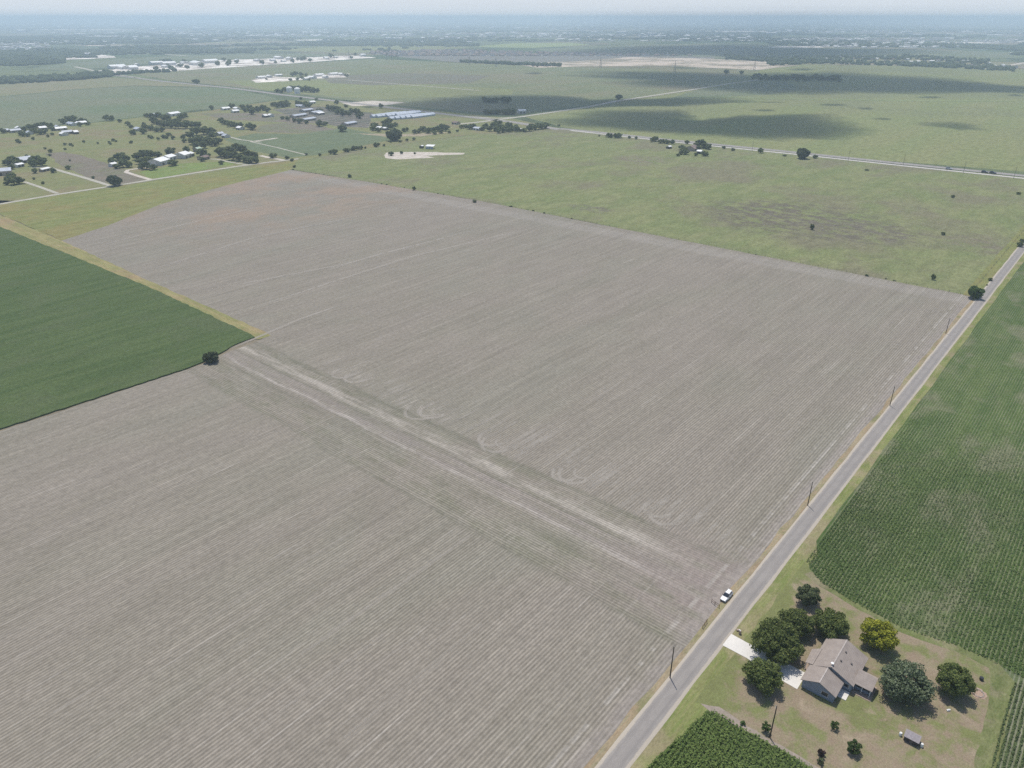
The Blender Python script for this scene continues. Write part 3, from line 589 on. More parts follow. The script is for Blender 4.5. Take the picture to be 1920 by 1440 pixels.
big_tree(1698, 1280, 94, 8.5, PEC, 13000, 0.21, 'large feathery grey green tree right of the house porch', seed=8, clumps=60)
big_tree(1791, 1277, 62, 7.8, OAK, 9000, 0.2, 'round oak at the right end of the yard beside the fire ring', seed=9)
big_tree(1565, 1360, 15, 2.6, SMG, 260, 0.16, 'tiny sapling alone in the bare yard below the house', 'sapling', 10, 9)
big_tree(1601, 1403, 25, 3.6, SMG, 900, 0.17, 'small green tree at the bottom of the yard', 'small_tree', 11, 12)
big_tree(1540, 1413, 14, 2.2, PUR, 400, 0.14, 'small dark reddish shrub at the bottom edge of the yard', 'shrub', 12, 8, cat='shrub')
big_tree(1539, 1429, 12, 1.4, OAK2, 300, 0.14, 'low dark green bush at the bottom edge of the yard', 'bush', 22, 8, cat='bush')
big_tree(1436, 1364, 14, 3.2, SMG, 400, 0.17, 'thin young tree standing left of the yard pole', 'sapling', 13, 9)
big_tree(1393, 1357, 9, 0.9, SMG, 200, 0.13, 'low green bush on the edge of the crop corner', 'bush', 14, 6, cat='bush')
big_tree(396, 670, 26, 5.2, OAK2, 2600, 0.4, 'dark lone bush at the corner of the left green crop', 'bush', 15, 14, cat='bush')
big_tree(1829, 548, 26, 7.5, SMG, 2800, 0.45, 'rounded green tree at the road end of the pasture fence', seed=16, clumps=16)
big_tree(214, 338, 24, 11, OAK2, 3200, 0.8, 'lone round oak beside the lane left of the farm driveway', seed=17, clumps=20)
big_tree(739, 253, 27, 15, OAK2, 3000, 1.2, 'largest round oak on the hedge line below the greenhouses', seed=18, clumps=20)
big_tree(1506, 288, 21, 12, OAK2, 2400, 1.1, 'lone round oak standing beside the highway', seed=19, clumps=18)
# small prototypes copied for the distance (unit size: 1 m wide, 1 m tall)
TL = leafmat('distant tree leaf', (0.098, 0.128, 0.052), (0.205, 0.235, 0.100), 0.4)
def unit_tree(seed, n, leaf):
    V, Fc, cc = crown_quads(seed, 0.5, 1.0, n, leaf, zc=0.55, clumps=12)
    tb = B().tube((0, 0, -0.02), (0, 0, 0.5), 0.04, 0.025, 6); k = len(V)
    me = mesh_np('crown', V, Fc, [TL]); tm = tb.mesh('trunk', [BARK]); return me, tm
PROT = [unit_tree(40+i, 1500, 0.055) for i in range(5)]
def one_mesh(seed, n, leaf):
    V, Fc, cc = crown_quads(seed, 0.5, 1.0, n, leaf, zc=0.52, clumps=9)
    tv = [(-.03, -.03, -.02), (.03, -.03, -.02), (.03, .03, -.02), (-.03, .03, -.02), (-.02, -.02, .5), (.02, -.02, .5), (.02, .02, .5), (-.02, .02, .5)]
    tf = [(0, 1, 5, 4), (1, 2, 6, 5), (2, 3, 7, 6), (3, 0, 4, 7)]
    k = len(V); V = np.vstack([V, tv]); Fc = np.vstack([Fc, np.array(tf)+k]); mi = [0]*(len(Fc)-4)+[1]*4
    return mesh_np('tree', V, Fc, [TL, BARK], mi)
SMALL = [one_mesh(60+i, 520, 0.08) for i in range(6)]
tr = random.Random(11)
def far_tree(px, py, wpx, label, group=None, hr=0.72, name='tree', cat='tree'):
    """py is the foot of the tree"""
    p = G(px, py); W_ = 1.14*wpx*depth(p)/FPX; rz = tr.uniform(0, 6.28); s = (W_, W_*tr.uniform(.85, 1.15), W_*hr*tr.uniform(0.85, 1.15))
    if wpx >= 15:
        o = empty(name, (p.x, p.y, 0.1), rz, label=label, category=cat); o.scale = s
        a, b_ = tr.choice(PROT); link('crown', a, o); link('trunk', b_, o)
    else:
        o = link(name, tr.choice(SMALL), None, label=label, category=cat); o.location = (p.x, p.y, 0.1); o.rotation_euler = (0, 0, rz); o.scale = s
    if group: o['group'] = group
    return o
def grove(pts, label, group, **k):
    for q in pts: far_tree(q[0], q[1], q[2] if len(q) > 2 else 10, label, group, **k)
Z5 = lambda L: [(x/4, 200+y/4, w) for x, y, w in L]
Z6 = lambda L: [(480+x/4, 160+y/4, w) for x, y, w in L]
Z8 = lambda L: [(960+x/4, 140+y/4, w) for x, y, w in L]
grove(Z5([(850, 440, 14), (900, 400, 18), (945, 415, 18), (925, 455, 17), (970, 455, 14), (880, 465, 13), (840, 420, 11)]), 'dark oak in the grove left of the white roofed farm', 'oaks left of the white roofed farm')
grove(Z5([(1030, 400, 16), (1080, 385, 18), (1130, 395, 18), (1180, 385, 16), (1050, 430, 15), (1100, 470, 17), (1150, 475, 14), (1060, 465, 12), (1115, 425, 16)]), 'dark oak crowded behind and beside the white farm roofs', 'oaks around the white roofed farm')
far_tree(320, 292, 17, 'rounded oak standing alone behind the two white farm roofs')
far_tree(324, 311, 17, 'rounded oak in front of the white farm roofs')
grove(Z5([(1400, 345, 14), (1520, 375, 18), (1555, 385, 12), (1660, 375, 18), (1700, 385, 18), (1750, 400, 20), (1800, 410, 18), (1850, 420, 18), (1890, 425, 18), (1910, 395, 16), (1770, 330, 17), (1820, 350, 18), (1730, 350, 16), (1860, 380, 17), (1680, 350, 15), (1660, 435, 9), (1520, 410, 9)]), 'dark oak in the grove right of the white roofed farm', 'oaks right of the white roofed farm')
grove(Z5([(1430, 240, 15), (1475, 215, 18), (1530, 210, 20), (1585, 220, 18), (1450, 285, 16), (1500, 280, 18), (1560, 285, 18), (1610, 295, 17), (1640, 280, 15), (1470, 310, 14), (1530, 315, 15), (1600, 240, 14), (1375, 240, 10), (1385, 270, 9)]), 'dark tree in the grove above the white roofed farm', 'grove above the white roofed farm')
grove(Z5([(1100, 80, 10), (1140, 90, 13), (1190, 80, 12), (1220, 100, 14), (1260, 110, 14), (1160, 130, 14), (1200, 145, 15), (1240, 160, 15), (1290, 160, 16), (1340, 165, 16), (1390, 165, 16), (1440, 160, 15), (1480, 160, 15), (1360, 100, 12), (1390, 85, 11), (1320, 130, 14), (1280, 140, 14), (1400, 140, 13), (1090, 170, 12), (1130, 180, 12), (1170, 190, 12), (1080, 205, 12), (1210, 190, 12), (1000, 210, 11), (960, 140, 9), (985, 160, 9), (1080, 150, 9), (1270, 220, 9), (1230, 240, 8), (1140, 240, 8)]), 'dark tree in the long grove under the pale far barn', 'long grove below the grey green field')
grove(Z5([(60, 440, 14), (100, 430, 16), (130, 440, 14), (90, 470, 12), (150, 430, 12)]), 'dark tree left of the grey roofed house', 'trees left of the grey roofed house')
grove(Z5([(250, 420, 15), (290, 430, 17), (320, 445, 16), (240, 445, 12), (275, 450, 14)]), 'dark oak right of the grey roofed house', 'oaks right of the grey roofed house')
far_tree(101, 324, 11, 'round tree at the right end of the turning circle')
far_tree(66, 325, 10, 'tree at the left end of the turning circle')
far_tree(51, 295, 6, 'small tree behind the grey roofed house')
grove(Z5([(70, 570, 14), (110, 585, 20), (150, 580, 17), (90, 550, 15), (50, 590, 10)]), 'dark oak beside the curved roof shed at the left edge', 'oaks at the left edge shed')
grove(Z5([(30, 200, 10), (160, 215, 10), (180, 185, 10), (220, 170, 11), (250, 165, 11), (280, 160, 12), (310, 155, 12), (350, 160, 13), (385, 165, 12), (400, 180, 10), (260, 200, 12), (300, 210, 12), (330, 205, 12), (170, 225, 10), (210, 225, 9), (240, 195, 9), (480, 130, 12), (520, 115, 13), (550, 115, 13), (570, 130, 9), (610, 125, 11), (640, 125, 10), (660, 140, 9), (600, 150, 8)]), 'dark tree among the small houses at the far left', 'trees among the far left houses')
grove(Z5([(800, 105, 11), (835, 108, 12), (900, 118, 8)]), 'dark tree standing alone on the edge of the grey green field', 'trees on the far field edge')
grove(Z5([(490, 290, 6), (530, 292, 6), (820, 275, 5), (850, 260, 6), (870, 265, 5), (985, 275, 7), (630, 270, 5), (135, 270, 8), (150, 275, 6), (340, 320, 5), (360, 230, 6), (250, 250, 6), (395, 215, 6), (490, 325, 5), (735, 280, 4), (545, 300, 5), (1190, 250, 7), (1250, 240, 8), (1300, 245, 8), (1120, 235, 7), (830, 285, 5), (375, 370, 5), (525, 410, 4)]), 'small scrubby bush dotted on the homestead pasture', 'bushes on the homestead pasture', name='bush', cat='bush')
far_tree(94.5, 286, 8, 'upright tree alone in the homestead pasture'); far_tree(128, 318, 9, 'small tree on the bare brown strip')
far_tree(64, 337, 5, 'small bush between the two left drives', name='bush', cat='bush'); far_tree(81, 345, 6, 'dry bush below the turning circle', name='bush', cat='bush')
far_tree(175, 335, 6, 'low bush right of the long drive', name='bush', cat='bush')
grove(Z5([(1590, 25, 9), (1660, 120, 11), (1690, 135, 13), (1730, 150, 13), (1770, 160, 13), (1800, 155, 12), (1870, 170, 13), (1900, 175, 13), (1890, 60, 13), (1840, 40, 12), (1820, 15, 10), (1740, 10, 10), (1870, 15, 10), (1910, 40, 12)]), 'dark tree around the small houses left of the nursery', 'trees left of the nursery')
grove(Z6([(160, 55, 9), (190, 58, 9), (215, 50, 10), (260, 40, 11), (290, 42, 11), (320, 45, 12), (350, 50, 12), (380, 50, 12), (410, 52, 11), (440, 55, 11), (460, 55, 9)]), 'dark tree in the clump behind the two white tanks', 'trees behind the white tanks')
grove(Z6([(130, 160, 10), (160, 170, 13), (200, 165, 13), (225, 150, 12), (240, 160, 11), (315, 155, 11), (345, 160, 12), (375, 162, 12), (400, 165, 10), (60, 190, 12), (90, 200, 11), (20, 200, 12)]), 'dark tree in the row above the nursery beds', 'trees above the nursery beds')
grove(Z6([(480, 205, 11), (550, 190, 12), (580, 195, 13), (610, 195, 13), (640, 210, 12), (610, 220, 12), (650, 230, 11), (680, 220, 10), (720, 215, 12), (760, 220, 13), (790, 230, 11), (770, 250, 11), (700, 230, 10)]), 'dark tree between the nursery beds and the greenhouses', 'trees between nursery and greenhouses')
far_tree(631, 195, 10, 'single round tree above the nursery beds'); far_tree(649, 202, 8, 'single tree right of the round tree above the nursery'); far_tree(715, 203, 9, 'single tree above the greenhouses')
far_tree(564, 187, 6, 'small lone tree below the white tanks'); far_tree(593, 188, 6, 'small lone tree on the bare strip above the nursery')
grove(Z6([(200, 255, 8), (240, 265, 9), (330, 285, 12), (480, 310, 13), (290, 275, 9), (380, 290, 8), (520, 300, 9)]), 'dark tree in the row under the nursery beds', 'tree row under the nursery')
far_tree(643, 247, 18, 'large round oak below the nursery beds')
grove(Z6([(880, 340, 12), (920, 350, 12), (970, 300, 14), (1000, 290, 14), (980, 330, 14), (1020, 320, 13), (900, 320, 12), (880, 310, 9), (1050, 310, 9), (1110, 350, 9), (1130, 345, 8)]), 'tall dark tree in front of the greenhouses', 'trees in front of the greenhouses')
grove(Z6([(1190, 365, 9), (1215, 360, 9), (1250, 350, 13), (1290, 360, 13), (1330, 350, 12), (1370, 345, 12), (1400, 330, 13), (1430, 330, 12), (1385, 360, 9), (1420, 345, 9), (1340, 370, 9), (1240, 325, 6), (1450, 360, 6), (1510, 350, 6)]), 'dark tree in the row right of the greenhouses', 'tree row right of the greenhouses')
far_tree(763, 265, 6, 'small bush right of the largest hedge oak', name='bush', cat='bush'); far_tree(776, 263, 7, 'bush farther right on the hedge line', name='bush', cat='bush')
grove(Z6([(905, 462, 11), (960, 458, 5), (820, 475, 5), (790, 482, 8), (770, 482, 8), (740, 488, 10), (690, 500, 10), (670, 500, 9), (565, 515, 9), (595, 518, 11), (720, 490, 6), (1010, 430, 5), (1080, 428, 5)]), 'bush on the hedge line between the vegetable plot and the pasture', 'bushes on the hedge line', name='bush', cat='bush')
grove(Z6([(130, 545, 13), (235, 555, 9), (270, 570, 7), (380, 525, 6), (480, 530, 6), (0, 560, 8), (10, 585, 8), (0, 530, 8)]), 'small tree beside the end of the lane', 'small trees at the end of the lane')
far_tree(552, 314.5, 6, 'low bush at the far corner of the ploughed field', name='bush', cat='bush')
far_tree(656, 333, 7.5, 'dark round bush on the fence line, farthest of the three large ones', name='bush', cat='bush')
far_tree(776.5, 356.5, 7, 'dark round bush in the middle of the pasture fence line', name='bush', cat='bush')
far_tree(890, 380, 6.5, 'dark low bush on the fence line nearest the camera', name='bush', cat='bush')
fb = random.Random(5); FL = PX((549, 319), (700, 343), (900, 377), (1180, 432), (1500, 494), (1822, 556)); fence_pts = []
for a, b_ in zip(FL[:-1], FL[1:]):
    n = int((b_-a).length/6)
    fence_pts += [a.lerp(b_, i/n) for i in range(n)]
for k in range(20):
    q = fence_pts[int(len(fence_pts)*fb.random()**1.5)]; w_ = fb.uniform(0.8, 2.2)
    o = link('weed_clump', fb.choice(SMALL), None, label='low weed clump growing along the pasture fence line', category='weed', group='weed clumps along the pasture fence')
    o.location = (q.x+fb.uniform(-1, 1), q.y+fb.uniform(0, 1.5), ZF); o.scale = (w_*1.6, w_, w_*0.5); o.rotation_euler = (0, 0, fb.uniform(0, 6))
grove(Z6([(1540, 325, 9), (1570, 320, 9), (1605, 330, 12), (1630, 330, 11), (1700, 340, 10), (1720, 320, 10), (1780, 320, 11), (1800, 345, 12), (1840, 330, 13), (1880, 345, 13), (1850, 355, 12), (1900, 350, 12), (1800, 310, 11), (1830, 295, 10), (1900, 320, 12), (1750, 345, 11), (1820, 360, 10)]) + Z8([(10, 420, 12), (40, 430, 11), (90, 430, 10), (130, 425, 12), (170, 415, 13), (210, 410, 13), (245, 405, 13), (150, 400, 10), (190, 395, 10), (30, 405, 9)]), 'dark tree in the long belt at the near side of the highway junction', 'tree belt at the highway junction')
far_tree(1048, 237, 5, 'small bush on the road corner at the highway junction', name='bush', cat='bush')
grove(Z6([(1715, 125, 10), (1740, 130, 11), (1770, 130, 11), (1800, 130, 11), (1860, 130, 13), (1885, 135, 14), (1750, 205+10, 9), (1860, 215, 11), (1890, 220, 11), (1800, 220, 8)]) + [(912, 214, 11), (922, 215, 11), (934, 215, 11), (948, 215, 13), (956, 214, 13), (962, 215, 12)], 'dark tree by the white building in the cloud shadow', 'trees by the building in cloud shadow')
far_tree(1160, 187, 12, 'lone round tree beside the long straight farm road')
grove(Z8([(720, 470, 9), (738, 472, 9), (775, 475, 9), (795, 475, 11), (805, 472, 9), (880, 480, 6), (930, 485, 6)]), 'bush in the left clump on the near side of the highway', 'left bush clump by the highway', name='bush', cat='bush')
grove(Z8([(1050, 505, 10), (1075, 500, 11), (1110, 515, 9), (1140, 515, 10), (1170, 520, 10), (1200, 520, 9)]), 'bush in the middle clump on the near side of the highway', 'middle bush clump by the highway', name='bush', cat='bush')
grove(Z8([(1270, 565, 12), (1290, 585, 12), (1310, 520, 9), (1300, 600, 11), (1390, 545, 13), (1420, 545, 16), (1450, 555, 15), (1470, 560, 12), (1395, 570, 10), (1440, 610, 11), (1455, 612, 9), (1245, 612, 6), (1265, 600, 8), (1380, 610, 7)]), 'dark oak around the brown roofed house in the pasture', 'oaks around the brown roofed house')
far_tree(1357, 279, 6, 'small round tree right of the brown roofed house'); far_tree(1374, 283, 7, 'brownish small tree by the highway', ); far_tree(1426, 287, 10, 'bushy tree on the highway verge right of the brown roofed house')
far_tree(1123.5, 256, 4, 'tiny bush by the highway', name='bush', cat='bush'); far_tree(1528, 297, 8, 'small bush right of the lone highway oak', name='bush', cat='bush')
far_tree(1471, 293, 8, 'low bush left of the lone highway oak', name='bush', cat='bush', hr=0.35); far_tree(1625, 320, 8, 'flat low bush in the right pasture below the highway', name='bush', cat='bush', hr=0.3)
far_tree(1786, 371, 7, 'small bush alone in the right pasture', name='bush', cat='bush'); far_tree(1909, 365, 7, 'small bush in the pasture at the right edge', name='bush', cat='bush')
far_tree(1749, 525, 8, 'small green bush near the road end of the pasture', name='bush', cat='bush', hr=1.1); far_tree(1768, 441, 7, 'small dark bush in the right half of the pasture', name='bush', cat='bush')
far_tree(1522, 431, 8, 'thin bush on the worn patch of the pasture', name='bush', cat='bush', hr=1.3)
far_tree(1856, 527, 8, 'roadside bush beyond the rounded green tree', name='bush', cat='bush'); far_tree(1911, 463, 12, 'dark tree beside the road at the right edge', hr=0.7); far_tree(1916, 455, 9, 'smaller tree behind the roadside tree at the right edge')
far_tree(1850, 536, 3.5, 'weed tuft by the road beyond the rounded green tree', name='bush', cat='bush'); far_tree(733, 292, 10, 'shrub in the pale patch of the pasture', name='shrub', cat='shrub')
far_tree(753, 289, 6, 'second shrub in the pale patch of the pasture', name='shrub', cat='shrub'); far_tree(778, 289, 5, 'smallest shrub in the pale patch of the pasture', name='shrub', cat='shrub')
grove([(365, 156, 9), (371, 157, 9)], 'dark tree at the bend of the far left highway', 'trees at the highway bend')
grove([(1362, 139, 9), (1390, 139, 7)], 'lone dark tree in the cloud shadow left of the shaded wood', 'lone trees left of the shaded wood')
rw = random.Random(9)
grove([(1412+i*4.6, 149+rw.uniform(-3, 3)+i*0.06, rw.uniform(8, 12)) for i in range(36)], 'dark tree in the shaded wood beyond the long farm road', 'shaded wood beyond the farm road')
grove([(1000+i*8, 124.5+rw.uniform(-1, 1), 8) for i in range(7)], 'dark tree on the left edge of the graded ground', 'trees by the graded ground')
# woods and hedges too far to count
def woods():
    r = np.random.default_rng(3); n = 26000; P = []
    lx = r.uniform(-300, 2250, n); ly = 36+ (r.random(n)**1.35)*86
    q = np.array([tuple(G(a, b_))[:2] for a, b_ in zip(lx, ly)])
    m1 = vnoise(q, 900, 1)*0.6+vnoise(q, 300, 2)*0.4; keep = m1 > 0.50
    # tree lines along field borders
    u = (q[:, 0]-OX)*RX+(q[:, 1]-OY)*RY; v = (q[:, 0]-OX)*RY-(q[:, 1]-OY)*RX
    l1 = (np.abs((u/1300) % 1-0.5) < 0.012) | (np.abs((v/900) % 1-0.5) < 0.016); keep |= l1 & (vnoise(q, 500, 6) > 0.4)
    dens = vnoise(q, 2500, 8); keep &= dens > 0.30
    bad = (ly > 78) & (lx > 880) & (lx < 1900) & (ly < 135) | (ly > 98) & (lx > 180) & (lx < 900) | (ly > 112)
    keep &= ~bad; q = q[keep]; d = np.hypot(q[:, 0], q[:, 1])
    return q, d
q, d = woods()
def domes(name, q, w, h, mat, seed, **p):
    r = np.random.default_rng(seed); n = len(q); k = 7
    a = np.linspace(0, 2*np.pi, k, endpoint=False); V = []; 
    for (s, z) in ((0.85, 0.0), (1.0, 0.45), (0.6, 0.88)):
        jit = r.uniform(0.75, 1.25, (n, k))
        V.append(np.stack([q[:, 0:1]+np.cos(a)*w[:, None]*s*jit/2, q[:, 1:2]+np.sin(a)*w[:, None]*s*jit/2, np.broadcast_to((h*z)[:, None], (n, k))*r.uniform(0.9, 1.1, (n, k))], 2))
    top = np.stack([q[:, 0], q[:, 1], h], 1)[:, None, :]
    V = np.concatenate(V+[top], 1); nv = 3*k+1; Fq = []
    for ring in range(2):
        for j in range(k): Fq.append((ring*k+j, ring*k+(j+1) % k, (ring+1)*k+(j+1) % k, (ring+1)*k+j))
    for j in range(k): Fq.append((2*k+j, 2*k+(j+1) % k, 3*k, 3*k))
    Fq = np.array(Fq); Fq[14:, 3] = Fq[14:, 2]
    base = (np.arange(n)*nv)[:, None, None]
    quads = (Fq[:14][None]+base).reshape(-1, 4); tris = (Fq[14:][:, :3][None]+base).reshape(-1, 3)
    me = bpy.data.meshes.new(name); V = V.reshape(-1, 3).astype(np.float32)
    me.vertices.add(len(V)); me.vertices.foreach_set('co', V.ravel()); L = np.concatenate([quads.ravel(), tris.ravel()]).astype(np.int32)
    me.loops.add(len(L)); me.loops.foreach_set('vertex_index', L); me.polygons.add(len(quads)+len(tris))
    st = np.concatenate([np.arange(len(quads))*4, len(quads)*4+np.arange(len(tris))*3]).astype(np.int32); tot = np.concatenate([np.full(len(quads), 4), np.full(len(tris), 3)]).astype(np.int32)
    me.polygons.foreach_set('loop_start', st); me.polygons.foreach_set('loop_total', tot); me.materials.append(mat); me.update(calc_edges=True); me.validate()
    return link(name, me, **p)
def wood_mat():
    m = M('far woodland', 0.95, 0.05); k = m.rand(); return m.out(m.mix(k, (0.042, 0.062, 0.034), (0.085, 0.108, 0.060)))
WOOD = wood_mat()
r_ = np.random.default_rng(12); domes('far_woods', q, r_.uniform(14, 40, len(q))*np.clip(d/3500, 0.7, 2.4), r_.uniform(6, 12, len(q)), WOOD, 4, kind='stuff', label='blue green woods and hedgerows scattered far across the plain', category='woods')
def belt(px_pts, n, wr, label, seed, spread=2.0):
    r = random.Random(seed); P = []
    for i in range(n):
        t = r.random()*(len(px_pts)-1); k = int(t); a, b_ = px_pts[k], px_pts[k+1]; f = t-k
        g = G(a[0]+(b_[0]-a[0])*f, a[1]+(b_[1]-a[1])*f+r.uniform(-spread, spread)*0.5); P.append((g.x, g.y))
    P = np.array(P); rr = np.random.default_rng(seed)
    domes('far_woods', P, rr.uniform(*wr, n), rr.uniform(6, 11, n), WOOD, seed, kind='stuff', label=label, category='woods')
belt([(-60, 156), (40, 152), (130, 147), (210, 140)], 420, (9, 20), 'dark wood belt above the tan stubble at the far left', 51, 9)
belt([(-60, 120), (60, 116), (120, 112)], 420, (12, 26), 'blue green wood left of the far white yard', 52, 14)
belt([(0, 104), (160, 100), (330, 98), (480, 96)], 500, (15, 32), 'blue green wood beyond the white yards', 53, 8)
belt([(210, 141), (260, 137), (330, 134), (300, 116), (322, 115)], 90, (9, 17), 'thin tree row at the left end of the white quarry', 54, 2)
belt([(860, 116), (960, 121), (1050, 124)], 160, (9, 18), 'tree row in front of the housing estate', 55, 2)
belt([(1440, 120), (1540, 116), (1700, 121), (1780, 124), (1900, 131)], 420, (9, 20), 'scrubby trees among the far right village houses', 56, 7)
belt([(1360, 108), (1450, 113), (1560, 110), (1700, 108), (1860, 118)], 380, (9, 22), 'trees behind the far right village houses', 57, 8)
belt([(1440, 81), (1600, 84), (1800, 86), (1920, 92)], 420, (18, 40), 'blue woods behind the far right plain', 58, 8)
belt([(700, 84), (800, 83), (900, 86)], 160, (18, 34), 'blue wood beyond the pale far field', 59, 3)

# ---------------------------------------------------------------- buildings far and middle
WHT = plain('white metal roof', (0.78, 0.78, 0.76), 0.5, 0.3, 0.08, 0.3); GRM = plain('grey metal roof', (0.42, 0.45, 0.50), 0.5, 0.3, 0.1, 0.3)
BRN = plain('brown shingle roof', (0.22, 0.17, 0.15), 0.9, 0.1, 0.15, 0.3); TANW = plain('tan wall', (0.40, 0.34, 0.27), 0.9, 0.1, 0.1, 0.3); GRNR = plain('pale green roof', (0.40, 0.50, 0.40), 0.6, 0.2, 0.1, 0.3)
WALLW = plain('white wall', (0.62, 0.60, 0.56), 0.8, 0.1, 0.1, 0.3); DRK = plain('dark opening', (0.03, 0.03, 0.035), 0.4, 0.3, 0.1, 1); GLS = plain('pale plastic film', (0.50, 0.54, 0.60), 0.4, 0.4, 0.08, 0.2)
def gable_parts(L, D, hw, hr, ov=0.4):
    """wall and roof builders, ridge along x, centred"""
    a, c = L/2, D/2
    w = B(); w.add([(-a, -c, -.2), (a, -c, -.2), (a, c, -.2), (-a, c, -.2), (-a, -c, hw), (a, -c, hw), (a, c, hw), (-a, c, hw), (-a, 0, hr-0.05), (a, 0, hr-0.05)],
                   [(0, 1, 5, 4), (2, 3, 7, 6), (1, 2, 6, 9, 5), (3, 0, 4, 8, 7)])
    k = (hr-hw)/c; t = 0.15; A = a+ov; Cc = c+ov; e = hw-k*ov
    r = B()
    for s in (-1, 1):
        r.add([(-A, s*Cc, e), (A, s*Cc, e), (A, 0, hr), (-A, 0, hr), (-A, s*Cc, e+t), (A, s*Cc, e+t), (A, 0, hr+t), (-A, 0, hr+t)], [(0, 1, 2, 3), (4, 7, 6, 5), (0, 4, 5, 1), (0, 3, 7, 4), (1, 5, 6, 2)])
    return w, r
def building(px, py, wpx, dep, hw, rise, roofm, wallm, label, name='barn', cat='barn', along=True, turn=0.0, parts=True, door=True, group=None):
    p = G(px, py); L = wpx*depth(p)/FPX/(0.80 if turn == 0 else 1.0)
    rz = (RANG+math.pi/2 if along else RANG)+math.radians(turn)
    o = empty(name, (p.x, p.y, 0.1), rz, label=label, category=cat)
    if group: o['group'] = group
    w, r = gable_parts(L, dep, hw, hw+rise)
    w.obj('wall', wallm, o); r.obj('roof', roofm, o)
    if door:
        for sx in (-0.25, 0.25): B().box(L*sx-1.5, L*sx+1.5, -dep/2-0.08, dep/2+0.08, 0.0, min(hw-0.3, 2.6)).obj('door', DRK, o)
    return o
building(299, 308, 29, 17, 4.5, 2.6, WHT, WALLW, 'large white roofed farm building, nearest of the pair of bright roofs', along=False, turn=28)
building(317, 300, 22, 11, 4.0, 2.0, WHT, WALLW, 'smaller white roofed building between the two bright farm roofs', along=False, turn=28)
building(343, 296, 21, 15, 4.5, 2.5, WHT, WALLW, 'right hand white roofed farm building at the edge of the grove', along=False, turn=28)
building(356, 293, 9, 9, 3.5, 1.5, WHT, WALLW, 'little white shed touching the right hand white farm roof', name='shed', cat='shed', along=False, turn=28)
building(212, 312, 12, 6, 3, 1.2, WHT, WALLW, 'small white shed under the oaks left of the white farm', name='shed', cat='shed', along=False, turn=20)
building(371, 284, 11, 8, 3.5, 1.5, GRNR, TANW, 'pale green roofed shed right of the white farm roofs', name='shed', cat='shed', along=False, turn=20)
building(382, 299, 18, 9, 3, 1.3, BRN, TANW, 'low brown roofed barn below the green roofed shed', along=False, turn=25)
building(46, 304, 24, 15, 3.2, 3, GRM, TANW, 'grey roofed house among dark trees at the far left', name='house', cat='house', along=False, turn=10)
building(36, 313, 14, 7, 3, 1, WHT, WALLW, 'small white roofed shed in front of the grey roofed house', name='shed', cat='shed', along=False, turn=20)
building(84, 321, 18, 5, 2.6, .8, WHT, TANW, 'long low white trailer inside the turning circle', name='trailer', cat='trailer', along=False, turn=25)
building(9, 327, 24, 16, 4.5, 2.2, GRM, TANW, 'grey roofed shed half out of view at the left edge', along=False, turn=-20)
building(325, 217, 25, 12, 4, 2, WHT, WALLW, 'long white barn above the long grove', along=False, turn=20)
building(292, 219, 12, 12, 3.5, 2.5, GRM, TANW, 'grey roofed house left of the long white barn', name='house', cat='house', along=False, turn=10)
building(260, 245, 12, 10, 3, 2, GRM, TANW, 'small grey roofed house at the left foot of the long grove', name='house', cat='house')
for i, (x, y, w, m_) in enumerate([(29, 248, 14, GRM), (36, 243, 6, WHT), (80, 243, 10, WHT), (56, 252, 7, GRM), (114, 244, 16, WHT), (108, 241, 9, GRM), (126, 251, 14, GRM), (120, 254, 10, WHT), (142, 251, 6, WHT), (135, 235, 18, GRM), (155, 233, 10, WHT), (147, 234, 6, WHT), (11, 248, 8, GRM)]):
    building(x, y, w, 9, 3, 1.8, m_, WALLW if i % 2 else TANW, 'small %s roofed house in the far left hamlet' % ('white' if m_ is WHT else 'grey'), name='house', cat='house', along=bool(i % 2), group='%s roofed houses in the far left hamlet' % ('white' if m_ is WHT else 'grey'))
for i, (x, y, w, m_) in enumerate([(423, 206, 12, WHT), (444, 206, 9, WHT), (441, 211, 10, WHT), (451, 243, 10, WHT), (413, 254, 8, GRM), (424, 258, 9, GRM), (497, 220, 5, WHT), (508, 219, 6, WHT), (585, 194, 9, WHT), (563, 201, 14, GRM), (532, 200, 10, GRM)]):
    building(x, y, w, 9, 3, 1.8, m_, WALLW, '%s roofed outbuilding left of the nursery beds' % ('white' if m_ is WHT else 'grey'), name='outbuilding', cat='building', along=bool(i % 2), group='%s outbuildings left of the nursery' % ('white' if m_ is WHT else 'grey'))
for i, (x, y, w) in enumerate([(575, 209, 26), (592, 213, 24), (560, 219, 34), (578, 226, 30), (655, 234, 30)]):
    building(x, y, w, 12, 3, 1.5, GRM, TANW, 'long grey poultry shed on the nursery yard', name='long_shed', cat='shed', along=False, turn=12, group='long grey sheds on the nursery yard')
building(599, 215, 16, 11, 3, 1.4, WHT, TANW, 'white roofed shed between the long grey sheds', name='shed', cat='shed', along=False, turn=12)
for i in range(6):
    building(720+i*9, 218-i*0.6+(i % 2)*0.4, 62, 9, 2.6, 2.4, GLS, GLS, 'pale arched greenhouse in the left greenhouse block', name='greenhouse', cat='greenhouse', along=False, turn=2, door=False, group='left block of greenhouses')
for i in range(5):
    building(752+i*10, 222-i*0.7, 60, 9, 2.6, 2.4, GLS, GLS, 'pale arched greenhouse in the right greenhouse block', name='greenhouse', cat='greenhouse', along=False, turn=2, door=False, group='right block of greenhouses')
building(713, 243, 9, 8, 3, 1.5, WHT, WALLW, 'small white roofed house under the tall trees before the greenhouses', name='house', cat='house'); building(723, 244, 6, 6, 3, 1.2, WHT, WALLW, 'tiny white shed right of the small white house', name='shed', cat='shed')
